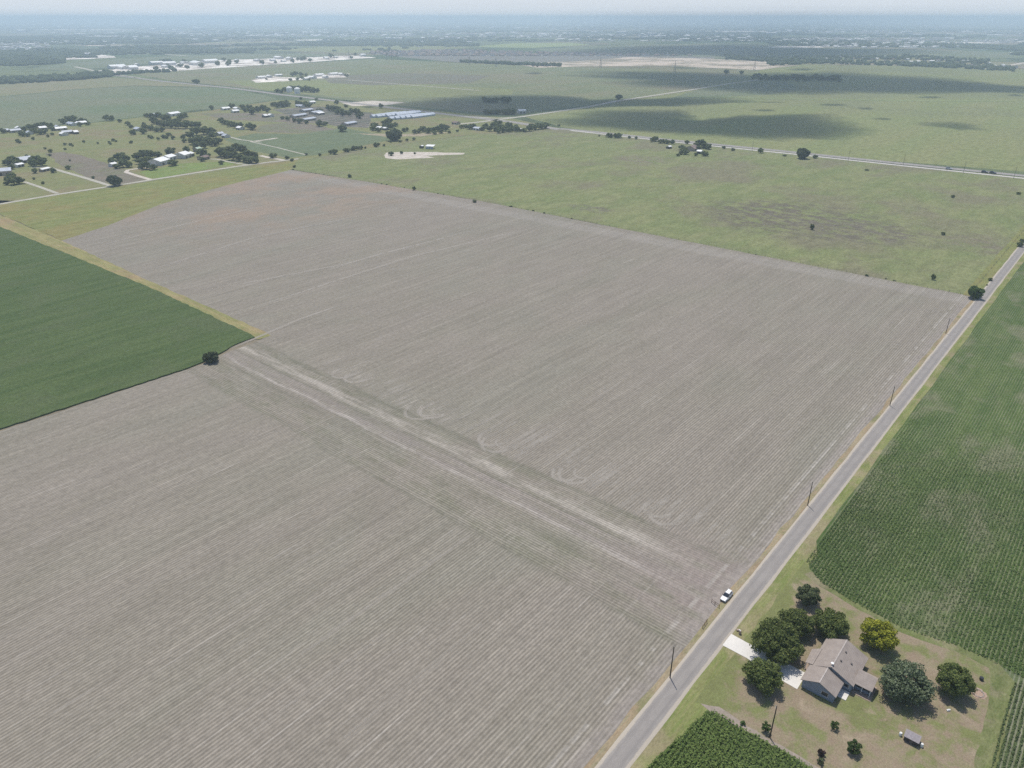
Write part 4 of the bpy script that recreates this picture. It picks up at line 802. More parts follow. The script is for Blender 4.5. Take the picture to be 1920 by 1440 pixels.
building(790.5, 278, 5.5, 4, 3, .6, WHT, WALLW, 'tiny white roofed shelter left of the pasture shelter', name='shelter', cat='shelter', along=False, turn=20)
building(896, 244, 12, 9, 3, 1.5, GRM, WALLW, 'grey roofed house in the belt at the highway junction', name='house', cat='house'); building(855, 233, 10, 9, 3, 1.5, BRN, TANW, 'brown roofed house above the belt at the highway junction', name='house', cat='house')
building(978, 212, 14, 10, 4.5, 1.5, WHT, WALLW, 'white building at the start of the straight farm road in cloud shade', along=False, turn=-30); building(975, 246, 6, 6, 3, 1, WHT, WALLW, 'tiny white shed at the right end of the junction belt', name='shed', cat='shed')
building(1297, 282, 20, 13, 3.2, 3, BRN, TANW, 'brown roofed house among oaks beside the highway', name='house', cat='house', along=False, turn=5); building(1312, 288, 7, 6, 3, 1.3, WHT, WALLW, 'white shed right of the brown roofed house', name='shed', cat='shed'); building(1254, 278.5, 7, 5, 2.6, .8, WHT, WALLW, 'white trailer left of the brown roofed house', name='trailer', cat='trailer', along=False)
# open stock shelter in the pasture
p = G(807, 279); o = empty('stock_shelter', (p.x, p.y, 0.3), RANG+math.pi/2+0.45, label='open white roofed stock shelter standing in the pasture', category='shelter')
b = B(); b.add([(-5.5, -4, 4.2), (5.5, -4, 4.2), (5.5, 4, 3.2), (-5.5, 4, 3.2), (-5.5, -4, 4.35), (5.5, -4, 4.35), (5.5, 4, 3.35), (-5.5, 4, 3.35)], [(0, 3, 2, 1), (4, 5, 6, 7), (0, 1, 5, 4), (2, 3, 7, 6), (1, 2, 6, 5), (3, 0, 4, 7)]); b.obj('roof', WHT, o)
for x in (-5, 0, 5):
    for y in (-3.5, 3.5): B().box(x-.1, x+.1, y-.1, y+.1, -.2, 4.14 if y < 0 else 3.25).obj('post', BRN, o)
B().box(-5.1, 5.1, 3.3, 3.42, 0, 3.2).obj('wall', GRM, o)
for x, y in ((543, 173), (558, 175)):
    p = G(x, y); b = B(); n = 14; R = 6.5
    b.loft([[(R*math.cos(t), R*math.sin(t), z) for t in [2*math.pi*i/n for i in range(n)]] for z in (-.2, 9)]+[[(R*k*math.cos(t), R*k*math.sin(t), z) for t in [2*math.pi*i/n for i in range(n)]] for k, z in ((0.8, 10.6), (0.4, 11.8), (0.05, 12.2))])
    o = b.obj('storage_tank', WHT, label='round white storage tank, %s of the pair in front of the far tree clump' % ('left' if x < 550 else 'right'), category='tank'); o.location = (p.x, p.y, 0.1)
# quarry yard sheds, village and estate houses: small copies
def house_mesh(roofm, wallm, L, D, hw, rise):
    w, r = gable_parts(L, D, hw, hw+rise); w.add(r.v, r.f, 1); return w.mesh('house', [wallm, roofm])
RG = plain('grey shingle', (0.17, 0.155, 0.155), 0.9, 0.1, 0.15, .3); RT = plain('tan shingle', (0.26, 0.215, 0.19), 0.9, 0.1, 0.15, .3)
HM = [house_mesh(RG, TANW, 17, 12, 3, 3.2), house_mesh(RT, TANW, 16, 13, 3, 3.5), house_mesh(RG, WALLW, 14, 11, 5.5, 2.5), house_mesh(BRN, TANW, 18, 12, 3, 3)]
HW = [house_mesh(WHT, WALLW, 30, 18, 5, 2.5), house_mesh(WHT, WALLW, 16, 11, 4, 2), house_mesh(WHT, GRM, 60, 28, 8, 2)]
hr = random.Random(21)
def put(me, x, y, rz, name, label, cat, group, s=1.0):
    o = link(name, me, None, label=label, category=cat, group=group); o.location = (x, y, 0.4); o.rotation_euler = (0, 0, rz); o.scale = (s, s, s); return o
n = 0
u0 = G(780, 108)
for row in range(60):
    for k in range(40):
        px = 700+k*17+hr.uniform(-3, 3)+(row % 2)*6; py = 93.0+row*0.75
        lo = np.interp(px, [690, 860, 960, 1180, 1350], [97, 94, 97, 102, 106]); hi = np.interp(px, [690, 760, 860, 960, 1100, 1350], [101, 108, 116, 119.5, 115, 109])
        if not (lo < py < hi) or n >= 290 or hr.random() < 0.12: continue
        p = G(px, py); n += 1
        put(hr.choice(HM), p.x, p.y, RANG+hr.choice((0, math.pi/2)), 'house', 'small pitched roof house in the far housing estate', 'house', 'houses of the far estate', hr.uniform(.9, 1.15))
for k in range(26):
    px = 1545+k*14.5+hr.uniform(-4, 4); py = np.interp(px, [1545, 1700, 1900], [113, 118, 125])+hr.uniform(-5, 4); p = G(px, py)
    white = hr.random() < .35
    put(HW[1] if white else hr.choice(HM), p.x, p.y, RANG+hr.choice((0, math.pi/2)), 'house', '%s house in the far right village' % ('white roofed' if white else 'dark roofed'), 'house', '%s houses of the far right village' % ('white roofed' if white else 'dark roofed'))
for i, (x, y, k, s) in enumerate([(490, 147, 0, .8), (505, 145, 1, 1), (522, 143, 0, .7), (585, 147, 0, .8), (598, 143, 0, .9), (610, 146, 1, 1), (625, 141, 0, .9), (640, 141, 1, 1), (575, 150, 1, 1)]):
    p = G(x, y); put(HW[k], p.x, p.y, RANG+math.pi/2*(i % 2), 'yard_shed', 'white shed in the pale yard behind the storage tanks', 'shed', 'sheds in the pale yard', s)
for k in range(26):
    x = hr.uniform(210, 690); y = float(np.interp(x, [200, 400, 690], [130, 119, 107.5]))+hr.uniform(-4, 3); p = G(x, y)
    put(HW[hr.choice((0, 1, 1))], p.x, p.y, RANG+math.pi/2*(k % 2), 'quarry_shed', 'white shed standing on the long white quarry ground', 'shed', 'sheds on the white quarry ground', hr.uniform(.8, 1.8))
for k in range(22):
    x = hr.uniform(200, 700); far_tree(x, float(np.interp(x, [200, 400, 700], [134, 124, 112]))+hr.uniform(-9, 3), hr.uniform(6, 10), 'dark tree on the white quarry ground', 'trees on the white quarry ground')
for i, (x, y, w) in enumerate([(545, 152, 6), (558, 151, 6), (566, 148, 7), (548, 143, 8), (555, 141, 9), (565, 142, 9), (574, 143, 7), (580, 151, 6), (650, 144, 8), (500, 150, 5)]): far_tree(x, y, w, 'dark tree among the sheds of the pale yard', 'trees in the pale yard')
for i, (x, y, s) in enumerate([(162, 103, 1.6), (173, 102, 1.4), (137, 100.5, .5), (316, 100, .5), (1800, 88, 1.2), (1901, 101, 1.0), (1812, 80, .8), (1578, 74.5, 1.6), (1570, 75, 1.0), (1336, 66, 1), (672, 74, 1.4), (730, 73, 1.8), (742, 73, 1.4), (755, 74, 1.4), (785, 88, .6), (846, 88, .5), (852, 88, .4), (375, 57, 3), (150, 66, 2), (45, 61, 3), (290, 58, 2.5), (330, 58, 2), (1115, 62, 1.5), (1222, 65, 2), (1208, 71, 2), (1700, 62, 2), (1780, 65, 1.2), (1550, 86, .8), (1725, 80, .7), (1730, 81, .6), (1652, 80, .7), (1430, 75, 1), (520, 66, 1.8), (600, 77, 1.3), (620, 77, 1.5), (490, 67, 1.5), (560, 78, 1.3), (1240, 64, 1.2), (1165, 62, 1), (1850, 75, 1.2), (1440, 76, 1), (30, 121, .7), (1700, 112.5, 1), (1777, 113.5, .8), (1810, 115, .8), (1880, 123, .8), (1884, 124, .7)]):
    p = G(x, y); sc = depth(p)/9000
    put(HW[2], p.x, p.y, RANG+math.pi/2*(i % 3 > 0), 'warehouse', 'bright white roofed warehouse far out on the plain', 'warehouse', 'white warehouses far out on the plain', s*max(0.5, sc))
# towns and farmsteads too far and too many to count
def specks():
    r = np.random.default_rng(77); lx = r.uniform(-300, 2250, 9000); ly = 43+(r.random(9000)**1.2)*64
    q = np.array([tuple(G(a, b_))[:2] for a, b_ in zip(lx, ly)])
    k = (vnoise(q, 1500, 21)*0.55+vnoise(q, 450, 22)*0.45 > 0.60)
    bad = (ly > 78) & (lx > 880) & (lx < 1500) | (ly > 92) & (lx > 500) & (lx < 1500) | (ly > 96) & (lx > 170) & (lx < 720) | (ly > 90) & (lx > 1500) & (lx < 1950)
    return q[k & ~bad]
q = specks(); r_ = np.random.default_rng(78); V = []; Fc = []; mi = []
dd = np.clip(np.hypot(q[:, 0], q[:, 1])/5000, .8, 2.6)
for (x, y), d_ in zip(q, dd):
    a = (r_.uniform(8, 20) if r_.random() < .85 else r_.uniform(25, 60))*d_*.8; c_ = r_.uniform(6, 14)*d_*.8; h = r_.uniform(3.5, 6)*min(d_, 1.5); t = RANG+(math.pi/2 if r_.random() < .6 else 0)
    ct, st_ = math.cos(t), math.sin(t); k = len(V)
    for z in (0, h):
        for sx, sy in ((-1, -1), (1, -1), (1, 1), (-1, 1)): V.append((x+sx*a*ct-sy*c_*st_, y+sx*a*st_+sy*c_*ct, z))
    for sx in (-1, 1): V.append((x+sx*a*ct, y+sx*a*st_, h*1.4))
    w_ = r_.random() < .45
    for f in ((0, 1, 5, 4), (1, 2, 6, 5), (2, 3, 7, 6), (3, 0, 4, 7)): Fc.append(tuple(i+k for i in f)); mi.append(0)
    for f in ((4, 5, 9, 8), (6, 7, 8, 9)): Fc.append(tuple(i+k for i in f)); mi.append(1 if w_ else 2)
link('far_town', mesh_np('far_town', V, Fc, [WALLW, WHT, RG], mi), kind='stuff', label='tiny pale roofs of farms and towns scattered far across the plain', category='town')
wr_ = random.Random(33)
for k in range(46):
    x = wr_.choice((wr_.uniform(0, 420), wr_.uniform(420, 900), wr_.uniform(1000, 1900))); y = wr_.uniform(52, 84); p = G(x, y); sc = depth(p)/9000
    put(HW[wr_.choice((0, 2))], p.x, p.y, RANG+math.pi/2, 'warehouse', 'bright white roofed warehouse far out on the plain', 'warehouse', 'white warehouses far out on the plain', sc*wr_.uniform(0.9, 2.2))
for i, (x, y, w_, h_) in enumerate([(330, 62, 150, 2), (90, 72, 160, 3), (620, 75, 140, 2.5), (1250, 64, 180, 2), (1700, 66, 240, 2), (430, 80, 160, 2), (1500, 88, 140, 3), (900, 70, 160, 2), (1150, 72, 120, 2), (200, 85, 120, 3), (1820, 80, 160, 3), (560, 66, 120, 1.5), (1400, 59, 180, 1.5), (760, 59, 200, 1.5), (150, 56, 220, 1.5)]):
    fld('far_pale_field', [(x-w_/2, y), (x-w_/5, y-h_/2), (x+w_/3, y-h_/2.5), (x+w_/2, y+.2), (x+w_/4, y+h_/2), (x-w_/3, y+h_/2.4)], (SAND, TAN, FARG)[i % 3] if i % 2 else LIME, 30, 300, z=ZF+.1+i*.02)
# water tower far away
p = G(1032, 57); s = 2.0; o = empty('water_tower', (p.x, p.y, 0), 0, label='pale water tower standing up near the horizon', category='tower')
ring = lambda R, z, n=12: [(R*math.cos(2*math.pi*i/n), R*math.sin(2*math.pi*i/n), z) for i in range(n)]
B().loft([ring(10, 38), ring(19, 44), ring(21, 52), ring(17, 60), ring(8, 65), ring(.5, 66)]).obj('tank', WHT, o)
B().loft([ring(8, -1), ring(4, 10), ring(4, 38.2)]).obj('pedestal', WHT, o)
# transmission pylons
STL = plain('weathered steel', (0.16, 0.16, 0.17), 0.6, 0.4)
pb = B(); hgt = 34
for sx in (-1, 1):
    for sy in (-1, 1): pb.tube((sx*3, sy*3, -.2), (sx*.7, sy*.7, 24), 0.22, 0.16, 5); pb.tube((sx*.7, sy*.7, 24), (0, 0, hgt), 0.16, 0.1, 5)
for z in (0, 6, 12, 18):
    k0 = 3-z*2.3/24; k1 = 3-(z+6)*2.3/24
    for a, c in (((-1, -1), (1, -1)), ((1, -1), (1, 1)), ((1, 1), (-1, 1)), ((-1, 1), (-1, -1))):
        pb.tube((a[0]*k0, a[1]*k0, z), (c[0]*k1, c[1]*k1, z+6), .1, .1, 4); pb.tube((c[0]*k0, c[1]*k0, z), (a[0]*k1, a[1]*k1, z+6), .1, .1, 4)
arm = B()
for z, w in ((24, 6.5), (28, 5), (31.5, 3.5)): arm.tube((-w, 0, z), (w, 0, z), .16, .16, 5); arm.tube((-w, 0, z), (0, 0, z+1.6), .1, .1, 4); arm.tube((w, 0, z), (0, 0, z+1.6), .1, .1, 4)
pm = pb.mesh('lattice', [STL]); am = arm.mesh('crossarm', [STL])
for i, (x, y) in enumerate([(725, 113), (735, 112), (746, 112), (880, 121), (930, 125), (1126, 127), (1265, 136), (1414, 132), (1576, 125), (655, 110)]):
    p = G(x, y); o = empty('pylon', (p.x, p.y, .3), RANG+.3, label='thin steel lattice pylon on the far power line', category='pylon', group='pylons of the far power line'); link('lattice', pm, o); link('crossarm', am, o)

# ---------------------------------------------------------------- utility poles
WOODP = plain('weathered dark pole wood', (0.085, 0.065, 0.05), 0.9, 0.1, 0.25, 3); INS = plain('grey ceramic', (0.35, 0.35, 0.36), 0.4, 0.4)
def pole(p, h, label, arm_=0.0, light=False, group=None, z0=None):
    o = empty('utility_pole', (p.x, p.y, ZF if z0 is None else z0), RANG, label=label, category='utility pole')
    if group: o['group'] = group
    B().tube((0, 0, -.3), (0, 0, h), 0.17, 0.11, 10).obj('pole', WOODP, o)
    if arm_:
        B().box(-.06, .06, -arm_, arm_, h-.7, h-.56).obj('crossarm', WOODP, o)
        for y in (-arm_+.1, arm_-.1): B().tube((0, y, h-.56), (0, y, h-.34), .05, .03, 8).obj('insulator', INS, o)
    B().tube((0, 0, h), (0, 0, h+.22), .06, .04, 8).obj('insulator', INS, o)
    if light:
        B().tube((0, 0, h-1.3), (.9, .5, h-1.0), .035, .035, 6).obj('bracket', INS, o)
        B().loft([[(.9+.1*math.cos(t), .5+.1*math.sin(t), z) for t in [k*math.pi/4 for k in range(8)]] for z in (h-1.15, h-1.0)]+[[(.9+.03*math.cos(t), .5+.03*math.sin(t), h-.9) for t in [k*math.pi/4 for k in range(8)]]]).obj('lamp', INS, o)
    return o
pole(G(1256, 1272), 10.6, 'nearest bare utility pole at the field edge across from the driveway')
pole(G(1514, 949), 9.6, 'roadside utility pole beyond the white car, second from the camera')
pole(G(1668, 762), 9.4, 'third utility pole along the road in the middle distance')
pole(G(1773, 626), 8.8, 'farthest utility pole on the ploughed side of the road')
pole(G(1443, 1384), 10.4, 'dark utility pole with a lamp head on the yard edge by the crop corner', light=True)
for i, (x, y) in enumerate([(1144, 255), (1410, 284), (1590, 303), (1693, 311), (1806, 325), (1900, 336)]): pole(G(x, y), 12, 'wooden pole beside the highway', 1.0, group='poles beside the highway', z0=0.3)
# ---------------------------------------------------------------- fences
def fence(name, pts, h, rails, label, mat, rw_=0.03, pw=0.05, z=None, parts=True):
    z = ZF if z is None else z; o = empty(name, (pts[0].x, pts[0].y, z), 0, label=label, category='fence'); q0 = pts[0]
    loc = [Vector((p.x-q0.x, p.y-q0.y, 0)) for p in pts]
    if len(pts) <= 20:
        for p in loc: B().tube(p+Vector((0, 0, -.2)), p+Vector((0, 0, h)), pw, pw*.9, 6).obj('post', mat, o)
    else:
        b = B()
        for p in loc: b.box(p.x-pw, p.x+pw, p.y-pw, p.y+pw, -.2, h)
        b.obj('post', mat, o, kind='stuff')
    b = B()
    for a, c in zip(loc[:-1], loc[1:]):
        for k in rails: b.tube(a+Vector((0, 0, h*k)), c+Vector((0, 0, h*k)), rw_, rw_, 4)
    b.obj('rail' if len(pts) <= 20 else 'wire', mat, o)
    return o
RUST = plain('rusty pipe', (0.12, 0.07, 0.05), 0.8, 0.2, 0.3, 5); WIRE = plain('grey fence wire and wood', (0.17, 0.15, 0.13), 0.8, 0.2)
fence('pipe_fence', PX((1334, 1131), (1340, 1136), (1348, 1141)), 1.3, (.95, .5), 'short rusty pipe fence just left of the white car', RUST, .05, .08)
fence('pipe_fence', PX((1325, 1168), (1321, 1174), (1317, 1180)), 1.3, (.95, .5), 'short rusty pipe fence across the field entrance, nearer the driveway', RUST, .05, .08)
fence('wire_fence', fence_pts+[FL[-1]], 1.2, (.95, .6, .3), 'long thin wire fence between the ploughed field and the pasture', WIRE, .015, .07)
fence('wire_fence', [F(342+i*9, -4.2) for i in range(60)], 1.2, (.95, .6, .3), 'roadside wire fence at the right end of the pasture', WIRE, .015, .07)

# ---------------------------------------------------------------- the house (local axes: x up the road, y to the left of the road)
hx = F(-15, 27); HO = empty('brick_house', (hx.x, hx.y, ZF+0.08), RANG, label='single storey house with taupe shingle roof and blue grey gable wall', category='house')
def shingle():
    m = M('taupe shingle', 0.9, 0.1); X, Y, Z = m.frame(True)
    n = m.noise(m.vec(X, Y, Z), 0.7, 5, 0.7); n2 = m.noise(m.vec(X*1.0, Y*1.0, Z), 9, 3, 0.8); s = (Z*(2*math.pi/0.16)).sin()
    return m.out(m.scale(m.mix(m.step(n, 0.35, 0.65), (0.270, 0.232, 0.208), (0.315, 0.272, 0.240)), m.step(n2, 0.25, 0.75, 0.86, 1.14)*(s*0.05+1)))
SH = shingle()
def siding():
    m = M('blue grey siding', 0.8, 0.2); X, Y, Z = m.frame(True); s = (Z*(2*math.pi/0.2)).sin(); n = m.noise(m.vec(X, Y, Z), 1, 4)
    return m.out(m.scale((0.235, 0.275, 0.33), (s*0.07+1)*m.step(n, .3, .7, .92, 1.08)))
SID = siding(); TRIM = plain('pale painted trim', (0.62, 0.60, 0.56), 0.6, 0.3, 0.05); GLASS = plain('dark window glass', (0.03, 0.035, 0.045), 0.12, 0.6, 0.05); BRK = plain('tan brick', (0.33, 0.26, 0.21), 0.9, 0.1, 0.15, 4)
WH = plain('white paint', (0.75, 0.75, 0.73), 0.5, 0.3, 0.04); METD = plain('dark vent metal', (0.10, 0.09, 0.09), 0.6, 0.3)
# footprints in local metres: X=r+15, Y=-(w-27)
def gable(x0, x1, y0, y1, hw, yr, hr_, oy0=0.45, oy1=0.45, ox0=0.4, ox1=0.4, wm=SID):
    """block with ridge along x at y=yr; y0>y1 (left and right wall)"""
    w = B(); w.add([(x0, y0, 0), (x1, y0, 0), (x1, y1, 0), (x0, y1, 0), (x0, y0, hw), (x1, y0, hw), (x1, y1, hw), (x0, y1, hw), (x0, yr, hr_-.06), (x1, yr, hr_-.06)], [(0, 1, 5, 4), (2, 3, 7, 6), (1, 2, 6, 9, 5), (3, 0, 4, 8, 7)])
    w.obj('wall', wm, HO)
    r = B(); t = 0.14
    for yw, o_ in ((y0, oy0), (y1, -oy1)):
        k = (hr_-hw)/abs(yw-yr); e = hw-k*abs(o_); ye = yw+o_
        r.add([(x0-ox0, ye, e), (x1+ox1, ye, e), (x1+ox1, yr, hr_), (x0-ox0, yr, hr_), (x0-ox0, ye, e+t), (x1+ox1, ye, e+t), (x1+ox1, yr, hr_+t), (x0-ox0, yr, hr_+t)], [(0, 1, 2, 3), (4, 7, 6, 5), (0, 4, 5, 1), (0, 3, 7, 4), (1, 5, 6, 2)])
    return r.obj('roof', SH, HO)
gable(0.2, 6.2, -0.35, -8.1, 2.55, -4.2, 4.35)                              # garage wing
RB = gable(6.2, 17.3, -0.5, -10.3, 2.6, -4.9, 4.95, ox0=0.35)                 # main block
# small front porch roof running down towards the driveway side
b = B(); b.add([(6.0, -0.6, 2.85), (12.9, -0.6, 2.85), (11.6, 1.5, 2.3), (6.1, 1.2, 2.3), (6.0, -0.6, 2.97), (12.9, -0.6, 2.97), (11.6, 1.5, 2.42), (6.1, 1.2, 2.42)], [(0, 3, 2, 1), (4, 5, 6, 7), (0, 1, 5, 4), (1, 2, 6, 5), (2, 3, 7, 6), (3, 0, 4, 7)]); b.obj('porch_roof', SH, HO)
for x in (6.4, 8.8, 11.2): B().box(x-.08, x+.08, 1.0, 1.16, 0, 2.32).obj('porch_post', TRIM, HO)
B().box(6.1, 11.8, -0.4, 1.3, 0, .1).obj('porch_floor', BRK, HO)
# rear patio wing: mono slope with narrow back slope, screened front
b = B()
for P4 in ([(7.2, -10.2, 2.35), (10.9, -10.2, 3.5), (10.9, -14.7, 3.5), (7.2, -14.7, 2.35)], [(10.9, -10.2, 3.5), (12.1, -10.2, 2.9), (12.1, -14.7, 2.9), (10.9, -14.7, 3.5)]):
    b.add(P4+[(x, y, z+.12) for x, y, z in P4], [(0, 1, 2, 3), (4, 7, 6, 5), (0, 4, 5, 1), (1, 5, 6, 2), (2, 6, 7, 3), (3, 7, 4, 0)])
b.obj('patio_roof', SH, HO)
b = B(); b.add([(11.7, -10.3, 0), (11.7, -14.4, 0), (7.6, -14.4, 0), (11.7, -10.3, 3.05), (11.7, -14.4, 3.05), (7.6, -14.4, 2.4), (10.9, -14.4, 3.45)], [(0, 1, 4, 3), (1, 2, 5, 6, 4)]); b.obj('patio_wall', SID, HO)
B().box(8.2, 8.3, -14.38, -10.32, 0, 0.9).obj('patio_wall', SID, HO); B().box(8.22, 8.28, -14.36, -10.34, 0.9, 2.45).obj('screen', DRK, HO)
for y in (-10.5, -12.4, -14.3): B().box(7.55, 7.69, y-.07, y+.07, 0, 2.42).obj('patio_post', WH, HO)
B().box(6.4, 12, -15.0, -10.35, 0, .08).obj('patio_floor', BRK, HO)
def window(x, y, z, w, h, axis, sgn):
    """axis 'x': on a wall facing along x"""
    fr = B(); pn = B(); a = .05
    if axis == 'x':
        fr.box(x-a*.2, x+sgn*.07, y-w/2-.08, y+w/2+.08, z, z+.1) if 0 else None
        X0, X1 = sorted((x+sgn*0.003, x+sgn*.06))
        for q in ((y-w/2-.08, y-w/2, z-.08, z+h+.08), (y+w/2, y+w/2+.08, z-.08, z+h+.08), (y-w/2, y+w/2, z-.08, z), (y-w/2, y+w/2, z+h, z+h+.08)): fr.box(X0, X1, *q)
        X0, X1 = sorted((x+sgn*0.004, x+sgn*.03)); pn.box(X0, X1, y-w/2, y+w/2, z, z+h)
    else:
        Y0, Y1 = sorted((y+sgn*0.003, y+sgn*.06))
        for x0, x1, z0, z1 in ((x-w/2-.08, x-w/2, z-.08, z+h+.08), (x+w/2, x+w/2+.08, z-.08, z+h+.08), (x-w/2, x+w/2, z-.08, z), (x-w/2, x+w/2, z+h, z+h+.08)): fr.box(x0, x1, Y0, Y1, z0, z1)
        Y0, Y1 = sorted((y+sgn*0.004, y+sgn*.03)); pn.box(x-w/2, x+w/2, Y0, Y1, z, z+h)
    f_ = fr.obj('window', TRIM, HO); pn.obj('pane', GLASS, f_)
window(0.2, -5.9, 0.9, 1.5, 1.2, 'x', -1); window(6.2, -9.1, 1.0, 1.2, 1.1, 'x', -1); window(2.2, -8.1, 1.0, 1.0, 1.0, 'y', -1); window(14.5, -0.5, 1.0, 1.6, 1.1, 'y', 1); window(15.0, -10.3, 1.0, 1.6, 1.1, 'y', -1); window(17.3, -3, 1, 1.4, 1.1, 'x', 1); window(17.3, -7.5, 1, 1.4, 1.1, 'x', 1)
window(10.2, -0.5, 1.0, 1.2, 1.1, 'y', 1)
gd = B().box(0.9, 5.7, -0.35, -0.28, 0.02, 2.2).obj('garage_door', WH, HO)
for z in (.55, 1.1, 1.65): B().box(0.9, 5.7, -0.279, -0.27, z, z+.03).obj('panel_line', METD, gd)
dr = B().box(8.3, 9.25, -0.5, -0.44, .1, 2.15).obj('door', BRN, HO); B().box(9.08, 9.16, -.438, -.39, 1.0, 1.1).obj('handle', INS, dr)
dr = B().box(6.14, 6.2, -8.9+.9, -8.9+1.7, .05, 2.05).obj('door', WH, HO)
b = B(); zr = lambda y: 4.95-(abs(y+4.9))*0.435+.14
for n_, (x, y, mt) in enumerate(((13.6, -6.0, METD), (9.9, -6.0, METD), (11.6, -8.2, METD))):
    B().box(x-.2, x+.2, y-.2, y+.2, zr(y)-.2, zr(y)+.28).obj('roof_vent', mt, HO)
B().tube((6.9, -4.9, 4.9), (6.9, -4.9, 5.5), .04, .04, 6).obj('antenna_mast', INS, HO)
dn = B(); 
dn.loft([[(6.8+.38*k*math.cos(t), -4.75+.38*k*math.sin(t), 5.5+.16*k) for t in [i*math.pi/6 for i in range(12)]] for k in (0.2, .7, 1.0)]); dn.obj('satellite_dish', WH, HO)
for y0_, y1_, x_ in ((-0.05+.0, -8.55, -0.24),):
    pass
# ridge caps
B().box(-.2, 6.0, -4.34, -4.06, 4.44, 4.53).obj('ridge_cap', plain('light ridge cap', (.40, .36, .33), .9, .1), HO)
B().box(5.9, 17.7, -5.05, -4.75, 5.03, 5.13).obj('ridge_cap', plain('ridge cap shingle', (.38, .34, .31), .9, .1), HO)
# back step slab with a white table, air conditioner
b = B(); b.box(2.9, 5.9, -10.3, -8.25, 0, .16); o = b.obj('patio_slab', CONC, label='bright concrete step slab in the corner between the two wings', category='slab'); p = F(-15, 27); o.location = (p.x, p.y, ZF+.08); o.rotation_euler = (0, 0, RANG)
p = F(-1.9, 39.2); o = empty('air_conditioner', (p.x, p.y, ZF+.08), RANG, label='boxy air conditioner unit against the back wall of the house', category='air conditioner')
B().box(-.45, .45, -.45, .45, .08, .95).obj('casing', METD, o, bevel=.04); B().box(-.6, .6, -.6, .6, 0, .08).obj('base', CONC, o); B().tube((0, 0, .95), (0, 0, 1.0), .36, .34, 14).obj('fan_grille', STL, o)

# garden shed with lean-to
p = F(-13.6, 52.6); o = empty('garden_shed', (p.x, p.y, ZF+.08), RANG, label='small dark garden shed with pale roof at the bottom of the yard', category='shed')
DKW = plain('dark weathered boards', (0.075, 0.065, 0.065), 0.9, 0.1, 0.2, 3); SRF = plain('mauve grey shingle', (0.30, 0.27, 0.275), 0.8, 0.2, 0.12, 2)
o.scale = (.78, .78, .78)
w, r = B(), B()
w.add([(-1.4, -1.9, 0), (1.4, -1.9, 0), (1.4, 1.9, 0), (-1.4, 1.9, 0), (-1.4, -1.9, 1.9), (1.4, -1.9, 1.9), (1.4, 1.9, 1.9), (-1.4, 1.9, 1.9), (.3, -1.9, 2.65), (.3, 1.9, 2.65)], [(0, 3, 7, 4), (1, 2, 6, 5)[::-1], (0, 1, 5, 8, 4), (3, 7, 9, 6, 2)]); w.obj('wall', DKW, o)
for xa, za in ((-1.7, 1.76), (1.7, 1.66)):
    s4 = [(xa, -2.1, za), (xa, 2.1, za), (.3, 2.1, 2.68), (.3, -2.1, 2.68)]; r.add(s4+[(x, y, z+.08) for x, y, z in s4], [(0, 1, 2, 3), (4, 7, 6, 5), (0, 4, 5, 1), (1, 5, 6, 2), (2, 6, 7, 3), (3, 7, 4, 0)])
r.obj('roof', SRF, o); B().box(-1.46, -1.4, -.5, .4, .05, 1.7).obj('door', plain('shed door', (.14, .12, .11), .8, .2), o)
for y_, lb in ((2.75, 'white plastic barrel at the left end of the garden shed'), (-2.6, 'white plastic barrel at the right end of the garden shed')):
    q_ = F(-13.9, 52.6-y_*.85); t_ = B().loft([[(R*math.cos(k*math.pi/6), R*math.sin(k*math.pi/6), z) for k in range(12)] for R, z in ((.3, 0), (.36, .3), (.36, .7), (.28, .95))]).obj('barrel', WH, label=lb, category='barrel'); t_.location = (q_.x, q_.y, ZF+.08)
# bits in the yard
def disc(name, c, R, z, mat, n=20, inner=0.0, seed=1, **pp):
    r = random.Random(seed); pts = [c+Vector((R*r.uniform(.85, 1.1)*math.cos(2*math.pi*i/n), R*r.uniform(.85, 1.1)*math.sin(2*math.pi*i/n), 0)) for i in range(n)]
    return sheet(name, pts, z, mat, **pp)
disc('bare_patch', G(1833, 1301), 1.9, ZF+.092, gravel('pinkish bare earth', (.36, .26, .20), (.30, .22, .17), .3), seed=2)
b = B(); rr2 = random.Random(8); c_ = G(1833, 1301)
for i in range(18):
    t = 2*math.pi*i/18; x, y = c_.x+1.25*math.cos(t), c_.y+1.25*math.sin(t); s = rr2.uniform(.13, .2); b.box(x-s, x+s, y-s, y+s, ZF, ZF+.09+s)
b.obj('fire_ring', plain('ring stone', (.36, .31, .27), .9, .1, .2, 3), label='low stone fire ring on bare earth right of the yard oak', category='fire ring')
q_ = G(1839, 1276); t_ = B().loft([[(R*math.cos(k*math.pi/6), R*math.sin(k*math.pi/6), z) for k in range(12)] for R, z in ((.42, 0), (.5, .3), (.5, .75), (.44, .8))]).obj('black_tub', DRK, label='black tub in the grass at the right end of the yard', category='tub'); t_.location = (q_.x, q_.y, ZF+.08)
q_ = G(1777, 1334); t_ = B().box(-.35, .35, -.2, .2, 0, .3).box(-.15, .5, -.1, .15, .3, .45).obj('yard_block', WH, label='small white block lying in the bare yard below the right oak', category='block', bevel=.03); t_.location = (q_.x, q_.y, ZF+.08)
q_ = G(1387, 1190); o = empty('mailbox', (q_.x, q_.y, ZF+.08), RANG, label='small mailbox on a brick post beside the driveway mouth', category='mailbox')
B().box(-.28, .28, -.28, .28, 0, 1.1).obj('post', BRK, o); B().box(-.14, .14, -.1, .45, 1.1, 1.32).obj('box', WH, o, bevel=.03)
